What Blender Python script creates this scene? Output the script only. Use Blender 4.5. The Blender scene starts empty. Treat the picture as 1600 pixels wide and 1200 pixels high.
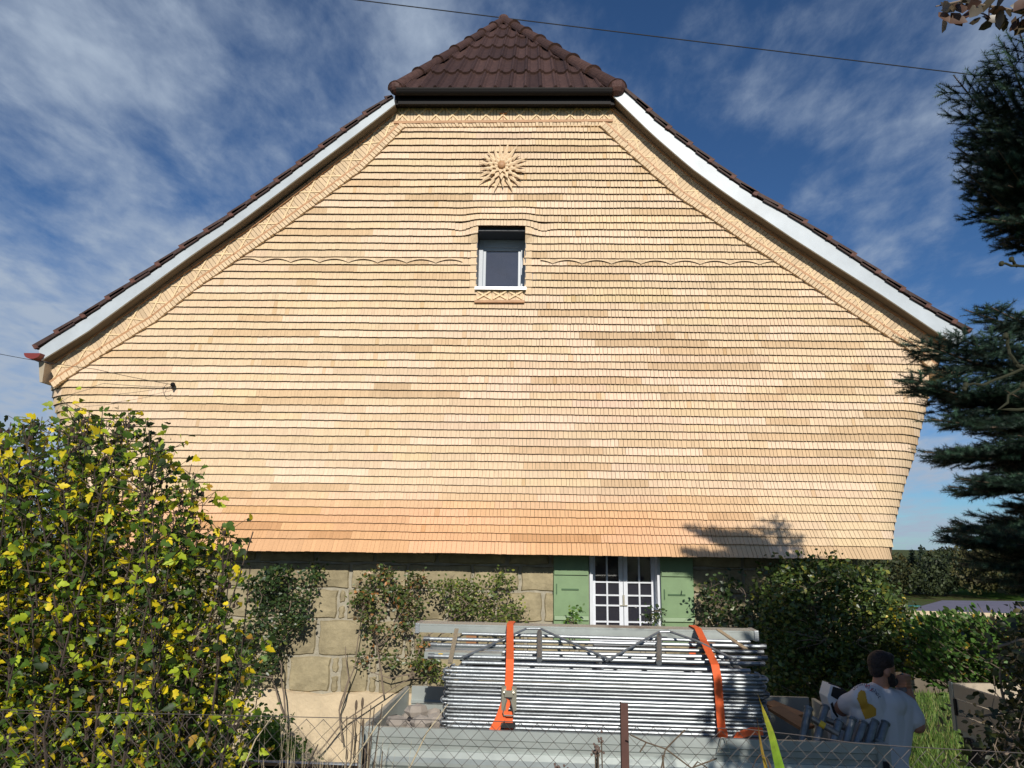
import bpy, math, random
import numpy as np
from mathutils import Vector, Matrix
SC = bpy.context.scene
COL = SC.collection
random.seed(7); rng = np.random.default_rng(7)
R = math.radians
# ------------------------------------------------------------------ camera
CAMP = Vector((0, 0, 2.55)); FPX = 1110.0
YAW, PITCH, ROLL = R(1.3), R(12.4), R(0.8)
fw = Vector((-math.sin(YAW)*math.cos(PITCH), math.cos(YAW)*math.cos(PITCH), math.sin(PITCH)))
r0 = Vector((math.cos(YAW), math.sin(YAW), 0)); u0 = r0.cross(fw)
rt = r0*math.cos(ROLL) + u0*math.sin(ROLL); up = u0*math.cos(ROLL) - r0*math.sin(ROLL)
cd = bpy.data.cameras.new('camera'); cam = bpy.data.objects.new('camera', cd); COL.objects.link(cam)
m = Matrix((rt, up, -fw)).transposed().to_4x4(); m.translation = CAMP; cam.matrix_world = m
cd.sensor_width = 36; cd.lens = 36*FPX/1600; cd.clip_start = .05; cd.clip_end = 5000
SC.camera = cam
# ------------------------------------------------------------------ light
SUN_EL, SUN_AZ = R(27), R(7)          # azimuth: to the right, behind the camera
sdir = Vector((math.sin(SUN_AZ)*math.cos(SUN_EL), -math.cos(SUN_AZ)*math.cos(SUN_EL), math.sin(SUN_EL)))
sl = bpy.data.lights.new('sun', 'SUN'); sl.energy = 4.1; sl.angle = R(.55); sl.color = (1, .94, .85)
so = bpy.data.objects.new('sun', sl); COL.objects.link(so); so.rotation_euler = sdir.to_track_quat('Z', 'Y').to_euler()
W = bpy.data.worlds.new('World'); SC.world = W; W.use_nodes = True
nt = W.node_tree; N = nt.nodes; L = nt.links; N.clear()
def nd(t, **k):
    n = N.new(t)
    for a, b in k.items(): setattr(n, a, b)
    return n
sky = nd('ShaderNodeTexSky', sky_type='NISHITA', sun_disc=False, sun_elevation=SUN_EL, sun_rotation=math.pi-SUN_AZ)
sky.air_density = .9; sky.dust_density = .3; sky.ozone_density = 2.6; sky.altitude = 800
def mathn(op, a, b=None, c=None, clamp=False):
    n = nd('ShaderNodeMath', operation=op); n.use_clamp = clamp
    for i, v in enumerate((a, b, c)):
        if v is None: continue
        if isinstance(v, (int, float)): n.inputs[i].default_value = v
        else: L.new(v, n.inputs[i])
    return n.outputs[0]
tc = nd('ShaderNodeTexCoord'); sep = nd('ShaderNodeSeparateXYZ'); L.new(tc.outputs['Generated'], sep.inputs[0])
zc = mathn('ADD', mathn('MAXIMUM', sep.outputs[2], 0.0), .16)
cmb = nd('ShaderNodeCombineXYZ'); L.new(mathn('DIVIDE', sep.outputs[0], zc), cmb.inputs[0]); L.new(mathn('DIVIDE', sep.outputs[1], zc), cmb.inputs[1])
def wnoise(scale, detail, rot, sc, rough=.55, dist=0.0, loc=(0, 0, 0)):
    mp = nd('ShaderNodeMapping'); mp.inputs['Rotation'].default_value = rot; mp.inputs['Scale'].default_value = sc; mp.inputs['Location'].default_value = loc
    L.new(cmb.outputs[0], mp.inputs[0]); n = nd('ShaderNodeTexNoise'); n.inputs['Scale'].default_value = scale
    n.inputs['Detail'].default_value = detail; n.inputs['Roughness'].default_value = rough; n.inputs['Distortion'].default_value = dist
    L.new(mp.outputs[0], n.inputs[0]); return n.outputs[0]
big = wnoise(.9, 3, (0, 0, .5), (1, 1, 1), loc=(3.1, 1.3, 0))
mid = wnoise(2.4, 8, (0, 0, .75), (1, .62, 1), .60, .25, loc=(1.0, 2, 0))
fine = wnoise(9, 8, (0, 0, .6), (1, .6, 1), .62, .2)
s = mathn('ADD', mathn('MULTIPLY', big, .85), mathn('ADD', mathn('MULTIPLY', mid, .95), mathn('MULTIPLY', fine, .50)))
cell = wnoise(16, 3, (0, 0, .3), (1, .7, 1), .5, .5)
leftb = mathn('MULTIPLY', mathn('DIVIDE', sep.outputs[0], zc), -.09)       # more cloud to the left
lowb = mathn('MULTIPLY', mathn('SUBTRACT', .42, sep.outputs[2]), mathn('ADD', .30, mathn('MULTIPLY', sep.outputs[0], -.45)))
s = mathn('ADD', s, mathn('ADD', mathn('MINIMUM', leftb, .20), lowb))
s = mathn('ADD', s, mathn('MULTIPLY', mathn('MAXIMUM', mathn('SUBTRACT', .30, sep.outputs[2]), 0.0), 1.1))
mr = nd('ShaderNodeMapRange'); mr.interpolation_type = 'SMOOTHSTEP'; L.new(s, mr.inputs[0]); mr.inputs[1].default_value = .96; mr.inputs[2].default_value = 1.46; mr.inputs[3].default_value = 0; mr.inputs[4].default_value = .92
CL_MASK = mathn('MULTIPLY', mr.outputs[0], mathn('ADD', .45, mathn('MULTIPLY', cell, 1.05)), clamp=True)
SKY_STR = .10
tint = nd('ShaderNodeMix', data_type='RGBA', blend_type='MULTIPLY'); tint.inputs[0].default_value = 1; L.new(sky.outputs[0], tint.inputs[6]); tint.inputs[7].default_value = (.42, .64, .84, 1)
mixc = nd('ShaderNodeMix', data_type='RGBA'); L.new(CL_MASK, mixc.inputs[0]); L.new(tint.outputs[2], mixc.inputs[6]); mixc.inputs[7].default_value = (3.7, 4.5, 5.7, 1)
bg = nd('ShaderNodeBackground'); bg.inputs[1].default_value = SKY_STR; L.new(mixc.outputs[2], bg.inputs[0])
wo = nd('ShaderNodeOutputWorld'); L.new(bg.outputs[0], wo.inputs[0])
SC.view_settings.view_transform = 'Standard'; SC.view_settings.look = 'None'; SC.view_settings.exposure = 0; SC.view_settings.gamma = 1
SC.cycles.max_bounces = 6; SC.cycles.use_denoising = True
# ------------------------------------------------------------------ helpers
def ray(px, py): return fw*FPX + rt*(px-800) - up*(py-600)
def U(px, py, Y):                      # pixel -> point at forward distance Y
    d = ray(px, py); return CAMP + d*(Y/d.y)
def UZ(px, py, z):
    d = ray(px, py); return CAMP + d*((z-CAMP.z)/d.z)
def tag(o, label=None, cat=None, group=None, kind=None):
    for k, v in (('label', label), ('category', cat), ('group', group), ('kind', kind)):
        if v: o[k] = v
    return o
def thing(name, label, cat, loc=(0, 0, 0), group=None, kind=None):
    o = bpy.data.objects.new(name, None); COL.objects.link(o); o.location = loc; o.empty_display_size = .1
    return tag(o, label, cat, group, kind)
class MB:
    def __init__(s): s.v = []; s.f = []; s.c = []
    def poly(s, pts, c=(1, 1, 1)):
        i = len(s.v); s.v += [tuple(p) for p in pts]; s.f.append(tuple(range(i, i+len(pts)))); s.c.append(c)
    def add(s, verts, faces, c=(1, 1, 1)):
        i = len(s.v); s.v += [tuple(p) for p in verts]
        for f in faces: s.f.append(tuple(i+k for k in f)); s.c.append(c)
    def hexa(s, a, c=(1, 1, 1)):       # 8 points: bottom 4 ccw, top 4
        s.add(a, [(3, 2, 1, 0), (4, 5, 6, 7), (0, 1, 5, 4), (1, 2, 6, 5), (2, 3, 7, 6), (3, 0, 4, 7)], c)
    def box(s, x0, x1, y0, y1, z0, z1, c=(1, 1, 1)):
        s.hexa([(x0, y0, z0), (x1, y0, z0), (x1, y1, z0), (x0, y1, z0), (x0, y0, z1), (x1, y0, z1), (x1, y1, z1), (x0, y1, z1)], c)
    def beam(s, p, q, w, h, upv=(0, 0, 1), c=(1, 1, 1)):   # bar from p to q, width w (sideways), height h
        p, q = Vector(p), Vector(q); d = (q-p).normalized(); a = d.cross(Vector(upv)).normalized(); b = a.cross(d)
        a = a*w/2; b = b*h/2
        s.hexa([p-a-b, p+a-b, q+a-b, q-a-b, p-a+b, p+a+b, q+a+b, q-a+b], c)
    def tube(s, pts, rad, n=8, c=(1, 1, 1), cap=True):
        pts = [Vector(p) for p in pts]; k = len(pts); rad = rad if isinstance(rad, (list, tuple)) else [rad]*k
        base = len(s.v); prev = None
        for i, p in enumerate(pts):
            d = (pts[min(i+1, k-1)]-pts[max(i-1, 0)])
            d = d.normalized() if d.length > 1e-9 else Vector((0, 0, 1))
            if prev is None:
                a = d.cross(Vector((0, 0, 1)) if abs(d.z) < .9 else Vector((1, 0, 0))).normalized()
            else:
                a = prev - d*prev.dot(d)
                a = a.normalized() if a.length > 1e-6 else d.orthogonal().normalized()
            prev = a; b = d.cross(a)
            for j in range(n):
                t = 2*math.pi*j/n; s.v.append(tuple(p + (a*math.cos(t)+b*math.sin(t))*rad[i]))
        for i in range(k-1):
            for j in range(n):
                s.f.append((base+i*n+j, base+i*n+(j+1) % n, base+(i+1)*n+(j+1) % n, base+(i+1)*n+j)); s.c.append(c)
        if cap:
            s.f.append(tuple(base+j for j in range(n))[::-1]); s.c.append(c)
            s.f.append(tuple(base+(k-1)*n+j for j in range(n))); s.c.append(c)
    def ball(s, ctr, r, n=8, mrows=6, c=(1, 1, 1), jit=0):
        ctr = Vector(ctr); r = Vector(r) if not isinstance(r, (int, float)) else Vector((r, r, r)); base = len(s.v)
        for i in range(mrows+1):
            th = math.pi*i/mrows
            for j in range(n):
                ph = 2*math.pi*j/n; k = 1+random.uniform(-jit, jit)
                s.v.append((ctr.x+r.x*k*math.sin(th)*math.cos(ph), ctr.y+r.y*k*math.sin(th)*math.sin(ph), ctr.z+r.z*k*math.cos(th)))
        for i in range(mrows):
            for j in range(n):
                s.f.append((base+i*n+j, base+(i+1)*n+j, base+(i+1)*n+(j+1) % n, base+i*n+(j+1) % n)); s.c.append(c)
    def build(s, name, mat, parent=None, smooth=False, bevel=0):
        me = bpy.data.meshes.new(name); me.from_pydata(s.v, [], s.f); me.update()
        a = me.attributes.new('Col', 'FLOAT_COLOR', 'FACE')
        buf = np.ones((len(s.f), 4), np.float32); buf[:, :3] = np.array(s.c, np.float32).reshape(-1, 3); a.data.foreach_set('color', buf.ravel())
        return finish(me, name, mat, parent, smooth, bevel)
def finish(me, name, mat, parent=None, smooth=False, bevel=0):
    me.materials.append(mat); o = bpy.data.objects.new(name, me); COL.objects.link(o)
    if smooth: me.polygons.foreach_set('use_smooth', [True]*len(me.polygons))
    if bevel:
        b = o.modifiers.new('b', 'BEVEL'); b.width = bevel; b.segments = 2; b.limit_method = 'ANGLE'
    if parent is not None:
        o.parent = parent
        o.matrix_parent_inverse = Matrix.Translation(-Vector(parent.location))
    return o
def scatter(name, tv, tf, M, P, C, mat, parent=None):
    """template verts tv (n,3), equal-size faces tf (m,k), instance matrices M (N,3,3), positions P (N,3), colours C (N,3)"""
    tv = np.asarray(tv, np.float32); tf = np.asarray(tf, np.int32); n = len(tv); N_ = len(P)
    V = np.einsum('nij,vj->nvi', M, tv) + np.asarray(P)[:, None, :]
    F = (tf[None] + (np.arange(N_)*n)[:, None, None]).reshape(-1, tf.shape[1])
    me = bpy.data.meshes.new(name); me.vertices.add(N_*n); me.vertices.foreach_set('co', V.astype(np.float32).ravel())
    k = tf.shape[1]; me.loops.add(F.size); me.loops.foreach_set('vertex_index', F.astype(np.int32).ravel())
    me.polygons.add(len(F)); me.polygons.foreach_set('loop_start', np.arange(len(F), dtype=np.int32)*k); me.polygons.foreach_set('loop_total', np.full(len(F), k, np.int32))
    me.update(calc_edges=True)
    a = me.attributes.new('Col', 'FLOAT_COLOR', 'FACE'); c = np.ones((len(F), 4), np.float32); c[:, :3] = np.repeat(np.asarray(C), len(tf), axis=0); a.data.foreach_set('color', c.ravel())
    return finish(me, name, mat, parent)
def rotmats(dirs, roll, scale):
    """columns: x = side, y = direction, z = normal"""
    d = dirs/np.linalg.norm(dirs, axis=1, keepdims=True); ref = np.tile([0., 0., 1.], (len(d), 1)); ref[np.abs(d[:, 2]) > .95] = [1, 0, 0]
    a = np.cross(d, ref); a /= np.linalg.norm(a, axis=1, keepdims=True); b = np.cross(a, d)
    c, s_ = np.cos(roll)[:, None], np.sin(roll)[:, None]
    x = a*c+b*s_; z = b*c-a*s_
    return np.stack([x, d, z], axis=2)*np.asarray(scale)[:, None, None]
LEAF = ([(0, 0, 0), (.28, .35, .06), (.0, .45, 0), (-.28, .35, .06), (.22, .75, .02), (0, 1, -.08), (-.22, .75, .02)], [(0, 1, 4, 2), (0, 2, 6, 3), (2, 4, 5, 6)])
LEAF = (LEAF[0], [(0, 1, 2, 3), (2, 1, 4, 5), (3, 2, 5, 6)])
LOBED = ([(0, 0, 0), (.24, .14, .05), (.40, .40, .10), (.20, .48, .03), (.26, .66, .05), (0, 1.08, -.14), (-.22, .70, .05), (-.20, .48, .03), (-.36, .44, .10), (-.26, .12, .05), (0, .4, 0)],
         [(10, 0, 1), (10, 1, 2), (10, 2, 3), (10, 3, 4), (10, 4, 5), (10, 5, 6), (10, 6, 7), (10, 7, 8), (10, 8, 9), (10, 9, 0)])
# ------------------------------------------------------------------ materials
def mat(name, col=(.8, .8, .8), rough=.7, metal=0, attr=False, noise=None, bump=0, bscale=60, spec=.5, transl=0, stretch=(1, 1, 1), nlo=.8, nhi=1.15):
    m_ = bpy.data.materials.new(name); m_.use_nodes = True; t = m_.node_tree; n = t.nodes; l = t.links
    p = n['Principled BSDF']; p.inputs['Roughness'].default_value = rough; p.inputs['Metallic'].default_value = metal
    p.inputs['Specular IOR Level'].default_value = spec
    cur = None
    if attr:
        a = n.new('ShaderNodeAttribute'); a.attribute_name = 'Col'; cur = a.outputs['Color']
        mx = n.new('ShaderNodeMix'); mx.data_type = 'RGBA'; mx.blend_type = 'MULTIPLY'; mx.inputs[0].default_value = 1; l.new(cur, mx.inputs[6]); mx.inputs[7].default_value = (*col, 1); cur = mx.outputs[2]
    else:
        rg = n.new('ShaderNodeRGB'); rg.outputs[0].default_value = (*col, 1); cur = rg.outputs[0]
    tc_ = n.new('ShaderNodeTexCoord'); mp = n.new('ShaderNodeMapping'); mp.inputs['Scale'].default_value = stretch; l.new(tc_.outputs['Object'], mp.inputs[0])
    if noise:
        nz = n.new('ShaderNodeTexNoise'); nz.inputs['Scale'].default_value = noise; nz.inputs['Detail'].default_value = 7; nz.inputs['Roughness'].default_value = .65; l.new(mp.outputs[0], nz.inputs[0])
        rp = n.new('ShaderNodeMapRange'); rp.inputs[1].default_value = .3; rp.inputs[2].default_value = .7; rp.inputs[3].default_value = nlo; rp.inputs[4].default_value = nhi; l.new(nz.outputs[0], rp.inputs[0])
        mx = n.new('ShaderNodeMix'); mx.data_type = 'RGBA'; mx.blend_type = 'MULTIPLY'; mx.inputs[0].default_value = 1; l.new(cur, mx.inputs[6]); l.new(rp.outputs[0], mx.inputs[7]); cur = mx.outputs[2]
    l.new(cur, p.inputs['Base Color'])
    if bump:
        nb = n.new('ShaderNodeTexNoise'); nb.inputs['Scale'].default_value = bscale; nb.inputs['Detail'].default_value = 6; l.new(mp.outputs[0], nb.inputs[0])
        bp = n.new('ShaderNodeBump'); bp.inputs['Strength'].default_value = bump; bp.inputs['Distance'].default_value = .02; l.new(nb.outputs[0], bp.inputs['Height']); l.new(bp.outputs[0], p.inputs['Normal'])
    if transl:
        tr = n.new('ShaderNodeBsdfTranslucent'); l.new(cur, tr.inputs[0]); ms = n.new('ShaderNodeMixShader'); ms.inputs[0].default_value = transl
        l.new(p.outputs[0], ms.inputs[1]); l.new(tr.outputs[0], ms.inputs[2]); l.new(ms.outputs[0], n['Material Output'].inputs[0])
    return m_
M = {
 'shingle': mat('shingle_wood', (1, 1, 1), .75, attr=True, noise=9, bump=.25, bscale=14, stretch=(7, 7, .6), nlo=.9, nhi=1.07, spec=.25),
 'darkback': mat('backing_felt', (.05, .032, .02), .9),
 'mould': mat('stained_moulding', (.50, .27, .13), .6, noise=8, stretch=(1, 1, 5)),
 'batten': mat('light_batten', (.84, .64, .38), .7, noise=10),
 'white': mat('white_sheet_metal', (.50, .55, .585), .42, noise=2.2, nlo=.84, nhi=1.07, bump=.08, bscale=3),
 'soffit': mat('soffit_wood', (.15, .12, .085), .8, noise=3, stretch=(1, 8, 1)),
 'tile': mat('brown_roof_tile', (1, 1, 1), .6, attr=True, noise=14, bump=.3, bscale=40, nlo=.7, nhi=1.5, spec=.22),
 'black': mat('black_metal', (.007, .006, .006), .6, spec=.2),
 'gut': mat('red_gutter', (.20, .03, .025), .45),
 'stone': mat('sandstone', (1, 1, 1), .95, attr=True, noise=6, bump=1, bscale=13, nlo=.72, nhi=1.2, spec=.15),
 'mortar': mat('lime_mortar', (.37, .34, .265), .95, noise=12, bump=.6, bscale=20, spec=.1),
 'plaster': mat('cream_plaster', (.68, .55, .37), .9, noise=2.5, bump=.5, bscale=24, nlo=.78, nhi=1.06, spec=.15),
 'green': mat('green_paint', (.20, .31, .155), .5, noise=4, nlo=.84, nhi=1.08, bump=.05, bscale=20),
 'greendk': mat('green_bar', (.06, .13, .055), .5),
 'wframe': mat('white_window_paint', (.72, .75, .8), .4, noise=5, nlo=.92, nhi=1.03),
 'gframe': mat('grey_window_frame', (.36, .40, .44), .35),
 'attic_glass': mat('attic_glass', (.045, .045, .06), .04, noise=3, bump=.02, bscale=4),
 'alu': mat('aluminium_sill', (.75, .78, .82), .35, metal=.3),
 'room': mat('dark_interior', (.01, .009, .009), .9),
 'galv': mat('galvanised_tube', (.40, .435, .46), .42, metal=.6, attr=True, noise=9, nlo=.68, nhi=1.15, bump=.1, bscale=50, stretch=(1, 3, 3)),
 'panel': mat('trailer_panel', (.42, .46, .44), .4, metal=.4, noise=4, nlo=.85, nhi=1.08, bump=.06, bscale=12),
 'rubber': mat('black_rubber', (.015, .015, .015), .8),
 'strap': mat('orange_webbing', (.85, .13, .025), .7, noise=60, nlo=.85, nhi=1.1),
 'steel': mat('zinc_steel', (.55, .52, .42), .35, metal=.8),
 'leaf': mat('leaf', (1, 1, 1), .5, attr=True, transl=.3, spec=.35, noise=45, nlo=.75, nhi=1.2),
 'leafgloss': mat('leaf_gloss', (1, 1, 1), .38, attr=True, transl=.15, spec=.5),
 'needle': mat('spruce_needle', (1, 1, 1), .6, attr=True, spec=.3),
 'bark': mat('bark', (.13, .095, .065), .95, noise=20, bump=.5, bscale=40),
 'stem': mat('grey_stem', (.22, .17, .125), .9, noise=15),
 'dry': mat('dry_stalk', (.50, .42, .28), .9, noise=9),
 'wire': mat('fence_wire', (.15, .13, .12), .5, metal=.5),
 'rust': mat('rusty_post', (.10, .045, .035), .8, noise=20),
 'cable': mat('black_cable', (.02, .02, .022), .6),
 'skin': mat('skin', (.42, .20, .13), .55, noise=20, nlo=.92, nhi=1.05),
 'hair': mat('dark_hair', (.018, .010, .009), .7, bump=.6, bscale=80),
 'shirt': mat('white_tshirt', (.62, .63, .68), .85, bump=.25, bscale=9),
 'ochre': mat('ochre_print', (.55, .30, .03), .8), 'ink': mat('dark_print', (.03, .02, .05), .8), 'redink': mat('red_print', (.45, .03, .04), .8),
 'trouser': mat('pale_work_trousers', (.42, .43, .47), .9, noise=6, bump=.4, bscale=8),
 'wood': mat('brown_board', (.36, .17, .07), .75, noise=8, stretch=(1, 6, 6)),
 'beige': mat('beige_trailer_board', (.50, .42, .31), .6, noise=5, nlo=.85, nhi=1.08),
 'roofgrey': mat('purple_grey_roofing', (.17, .155, .20), .8, noise=2, nlo=.9, nhi=1.1),
 'rock': mat('rubble_stone', (.34, .30, .26), .95, noise=8, bump=.6, bscale=12),
 'slab': mat('grey_slab', (.24, .235, .225), .9, noise=10, bump=.4, bscale=30),
 'yellow': mat('yellow_tape', (.75, .5, .04), .6), 'pink': mat('magenta_petal', (.75, .03, .16), .5, transl=.2),
 'whitep': mat('white_plastic', (.75, .8, .84), .4), 'cup': mat('cup_grey', (.16, .16, .2), .5), 'lid': mat('lid_dark', (.04, .05, .045), .4),
}
def glass_mat(name, rough, tintc):
    m_ = mat(name, tintc, rough, spec=.9); return m_
M['reveal'] = mat('dark_reveal', (.05, .055, .065), .5)
M['glass'] = glass_mat('window_glass', .03, (.03, .03, .04)); M['glass'].node_tree.nodes['Principled BSDF'].inputs['IOR'].default_value = 1.5
# ================================================================== THE HOUSE
YW = 10.0; YB = 9.75; YE = 9.74
def interp(pl, t): return float(np.interp(t, [p[0] for p in pl], [p[1] for p in pl]))
house = thing('farmhouse', 'tall farmhouse gable clad in pale new wooden shingles over a sandstone ground floor', 'house', (0, YW, -.45))
# pixel outlines
WT_L = [(60,546),(99,519),(135,497),(198,452),(237,427),(300,382),(354,347),(430,291),(480,253),(560,192),(615,153)]
WB_L = [(64,563),(135,519),(210,464),(300,398),(370,350),(430,305),(480,267),(560,207),(617,163)]
FT_L = [(75,572),(150,521),(225,470),(300,417),(367,371),(399,350),(480,288),(560,225),(617,175)]
IN_L = [(79,597),(160,543),(240,493),(300,444),(366,398),(436,350),(500,303),(560,258),(626,192)]
WT_R = [(968,136),(985,150),(1004,170),(1030,195),(1060,218),(1090,242),(1120,265),(1150,287),(1180,309),(1220,331),(1260,355),(1330,403),(1380,438),(1417,464),(1457,489),(1510,521)]
WB_R = [(957,149),(1020,210),(1080,262),(1140,306),(1190,339),(1236,370),(1300,411),(1380,462),(1435,499),(1497,541)]
FT_R = [(956,170),(1020,224),(1080,276),(1140,322),(1180,347),(1216,372),(1300,426),(1380,478),(1435,512),(1478,542)]
IN_R = [(944,190),(980,224),(1020,260),(1068,302),(1120,336),(1166,368),(1240,416),(1310,463),(1380,509),(1422,536),(1463,570)]
def pl(P, Y): return [U(x, y, Y) for x, y in P]
wtl, wbl, wtr, wbr = pl(WT_L, YB), pl(WB_L, YB), pl(WT_R, YB), pl(WB_R, YB)
ftl, inl, ftr, inr = pl(FT_L, YW-.03), pl(IN_L, YW-.03), pl(FT_R, YW-.03), pl(IN_R, YW-.03)
def at_x(P, x): return float(np.interp(x, [p.x for p in P], [p.z for p in P]))
# rake boundary of the shingle field: x as function of z on each side
def x_at_z(P, z):
    q = sorted(P, key=lambda p: p.z); return float(np.interp(z, [p.z for p in q], [p.x for p in q]))
ZB = U(800, 866, YW-.5).z                      # bottom of the cladding
def skirt(z):
    t = max(0.0, min(1.0, (ZB+1.25-z)/1.25)); return -.50*t**1.9
edgeL_px = [(71,578),(81,602),(82,617),(85,636),(91,656),(100,690),(113,740),(126,790),(142,853)]
edgeR_px = [(1477,545),(1462,585),(1451,621),(1444,653),(1436,682),(1427,719),(1415,753),(1407,784),(1398,821),(1394,857),(1392,874)]
CB = .30                                        # how far the rounded corners fall back
def edge3(px):
    out = []
    for x, y in px:
        z = U(x, y, YW+CB).z; out.append(U(x, y, YW+CB+skirt(z)))
    return out
eL, eR = edge3(edgeL_px), edge3(edgeR_px)
xL = lambda z: x_at_z(eL, z); xR = lambda z: x_at_z(eR, z)
TOPZ = U(785, 197, YW-.03).z
# openings
aw = [U(747, 362, YW), U(820, 452, YW)]; AX0, AX1, AZ1, AZ0 = aw[0].x, aw[1].x, aw[0].z, aw[1].z; AXC = (AX0+AX1)/2
def sstep(a, b, x):
    t = max(0, min(1, (x-a)/(b-a))); return t*t*(3-2*t)
def hood(x, z):                                 # eyebrow above the attic window
    w = sstep(AZ1+.62, AZ1-.02, z) if z > AZ1-.16 else 0
    return w*(1-sstep(.33, .64, abs(x-AXC)))
def off(x, z):
    d = skirt(z); a = xL(z); b = xR(z)
    if z < eR[0].z+.1:
        for e in (x-a, b-x):
            t = max(0, min(1, (.55-e)/.55)); d += CB*t*t
    h = hood(x, z)
    return d - .085*h**1.2
def wob(x, z): return .0028*math.sin(x*1.3+z*9.1)+.002*math.sin(x*3.7-z*5.7)+.001*math.sin(x*11+z*3)
# row bottoms
ZS = U(900, 426.6, YW-.02).z                    # the row under the scallops
rows = []
z = ZS
while z < TOPZ+.02: rows.append(z); z += .1165
z = ZS-.115
while z > ZB+.06: rows.append(z); z -= .1125 if z > ZB+1.0 else .108
rows.append(ZB); rows.sort()
base = np.array((.745, .56, .36))
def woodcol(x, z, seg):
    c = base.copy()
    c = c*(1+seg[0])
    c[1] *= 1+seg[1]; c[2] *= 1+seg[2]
    o = sstep(ZB+.95, ZB+.35, z)*(1-sstep(1.2, 4.2, x))           # redder tone along the lowest courses
    c = c*(1-o) + c*np.array((1.0, .78, .63))*o
    p = math.exp(-((x-1.0)/2.6)**2-((z-4.3)/1.2)**2)*.5
    c = c*np.array((1+.03*p, 1-.03*p, 1+.03*p))
    return c
mb = MB(); scal = MB()
def shingle(mb, xa, xb, zt, zb, th, c, offt=.004, yfun=off, zba=None, zbb=None):
    """a single shingle: thin at the top, butt at the bottom"""
    zba = zb if zba is None else zba; zbb = zb if zbb is None else zbb
    ya, yb_ = yfun(xa, zba), yfun(xb, zbb); yta, ytb = yfun(xa, zt), yfun(xb, zt)
    P = [(xa, YW+ya-th, zba), (xb, YW+yb_-th, zbb), (xb, YW+ytb-offt, zt), (xa, YW+yta-offt, zt),
         (xa, YW+ya+.012, zba+.002), (xb, YW+yb_+.012, zbb+.002), (xb, YW+ytb+.01, zt), (xa, YW+yta+.01, zt)]
    mb.add(P, [(0, 1, 2, 3), (0, 3, 7, 4), (1, 5, 6, 2)], c); i = len(mb.v)-8; mb.f.append((i+4, i+5, i+1, i)); mb.c.append((c[0]*.12, c[1]*.06, c[2]*.04))   # end grain, painted extra dark to deepen the shadow line under each row
SCR = rows.index(min(rows, key=lambda r: abs(r-(ZS+.1165))))
for ri, zb in enumerate(rows):
    zt = (rows[ri+1] if ri+1 < len(rows) else TOPZ+.04)+.012
    zm = (zb+min(zt, TOPZ))/2
    xa = xL(zb)+.0; xb = xR(zb)
    # rake limits
    if zm > inl[0].z: xa = max(xa, x_at_z(inl, zm)+.09)
    if zm > inr[-1].z: xb = min(xb, x_at_z(inr, zm)-.09)
    x = xa; seg = [0, 0, 0]; left = 0
    while x < xb-.01:
        if left <= 0:
            left = random.uniform(.25, 1.6); k = random.random()
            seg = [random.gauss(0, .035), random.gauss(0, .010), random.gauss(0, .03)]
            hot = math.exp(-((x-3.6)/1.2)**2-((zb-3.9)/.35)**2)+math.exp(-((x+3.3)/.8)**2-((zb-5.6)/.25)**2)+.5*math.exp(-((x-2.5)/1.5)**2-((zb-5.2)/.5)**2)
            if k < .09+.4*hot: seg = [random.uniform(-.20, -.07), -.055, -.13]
            elif k > .88-.14*math.exp(-((zb-4.8)/1.3)**2): seg = [random.uniform(.06, .14), .01, .10]  # pale segments; the extra ones mid-wall put glare into the colour
        w = random.uniform(.042, .070); x2 = min(x+w, xb); left -= w
        if xb-x2 < .02: x2 = xb
        xm = (x+x2)/2
        hole = AX0-.005 < xm < AX1+.005 and zb < AZ1-.02 and zb > AZ0-.16
        if not hole:
            lift = .012*hood(xm, zb+.02) - .03*math.exp(-((abs(xm-AXC)-.62)/.12)**2)*(1 if AZ1-.05 < zb < AZ1+.10 else 0)
            j = random.uniform(-.002, .002)
            zbb = zb
            g = random.uniform(.0005, .0012)+sstep(-3, 2.0, xm)*random.uniform(.0008, .0026)
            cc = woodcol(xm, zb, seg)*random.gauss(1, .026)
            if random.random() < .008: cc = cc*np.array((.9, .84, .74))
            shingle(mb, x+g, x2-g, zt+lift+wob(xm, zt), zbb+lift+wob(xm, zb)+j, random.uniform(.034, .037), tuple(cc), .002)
        x = x2
shing = mb.build('shingle_cladding', M['shingle'], house)
shing['label'] = 'pale new wooden shingles in wavy horizontal rows'
# scalloped course
z0 = rows[SCR]; per = .437; ph0 = U(681, 425, YW).x
def scz(x):
    t = ((x-ph0)/per) % 1.0; return z0+.018+.062*math.sin(math.pi*t)**.75
x = x_at_z(inl, z0+.06)+.1; xend = x_at_z(inr, z0+.06)-.1
while x < xend:
    x2 = x+.0364
    if not (AX0-.22 < x < AX1+.2):
        t = ((x-ph0)/per) % 1.0
        k = .86 if (t < .09 or t > .88) else 1.03
        cc = base*k*random.gauss(1, .02)
        shingle(scal, x+.0004, x2-.0004, z0+.1165+wob(x, z0+.11), z0+.05, .044, tuple(cc), offt=.010, zba=scz(x), zbb=scz(x2-1e-4))
    x = x2
    if x > AX0-.22 and x < AX1 and scal.v: scal.build('scalloped_course', M['shingle'], house); scal = MB()
scal.build('scalloped_course', M['shingle'], house)
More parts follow.
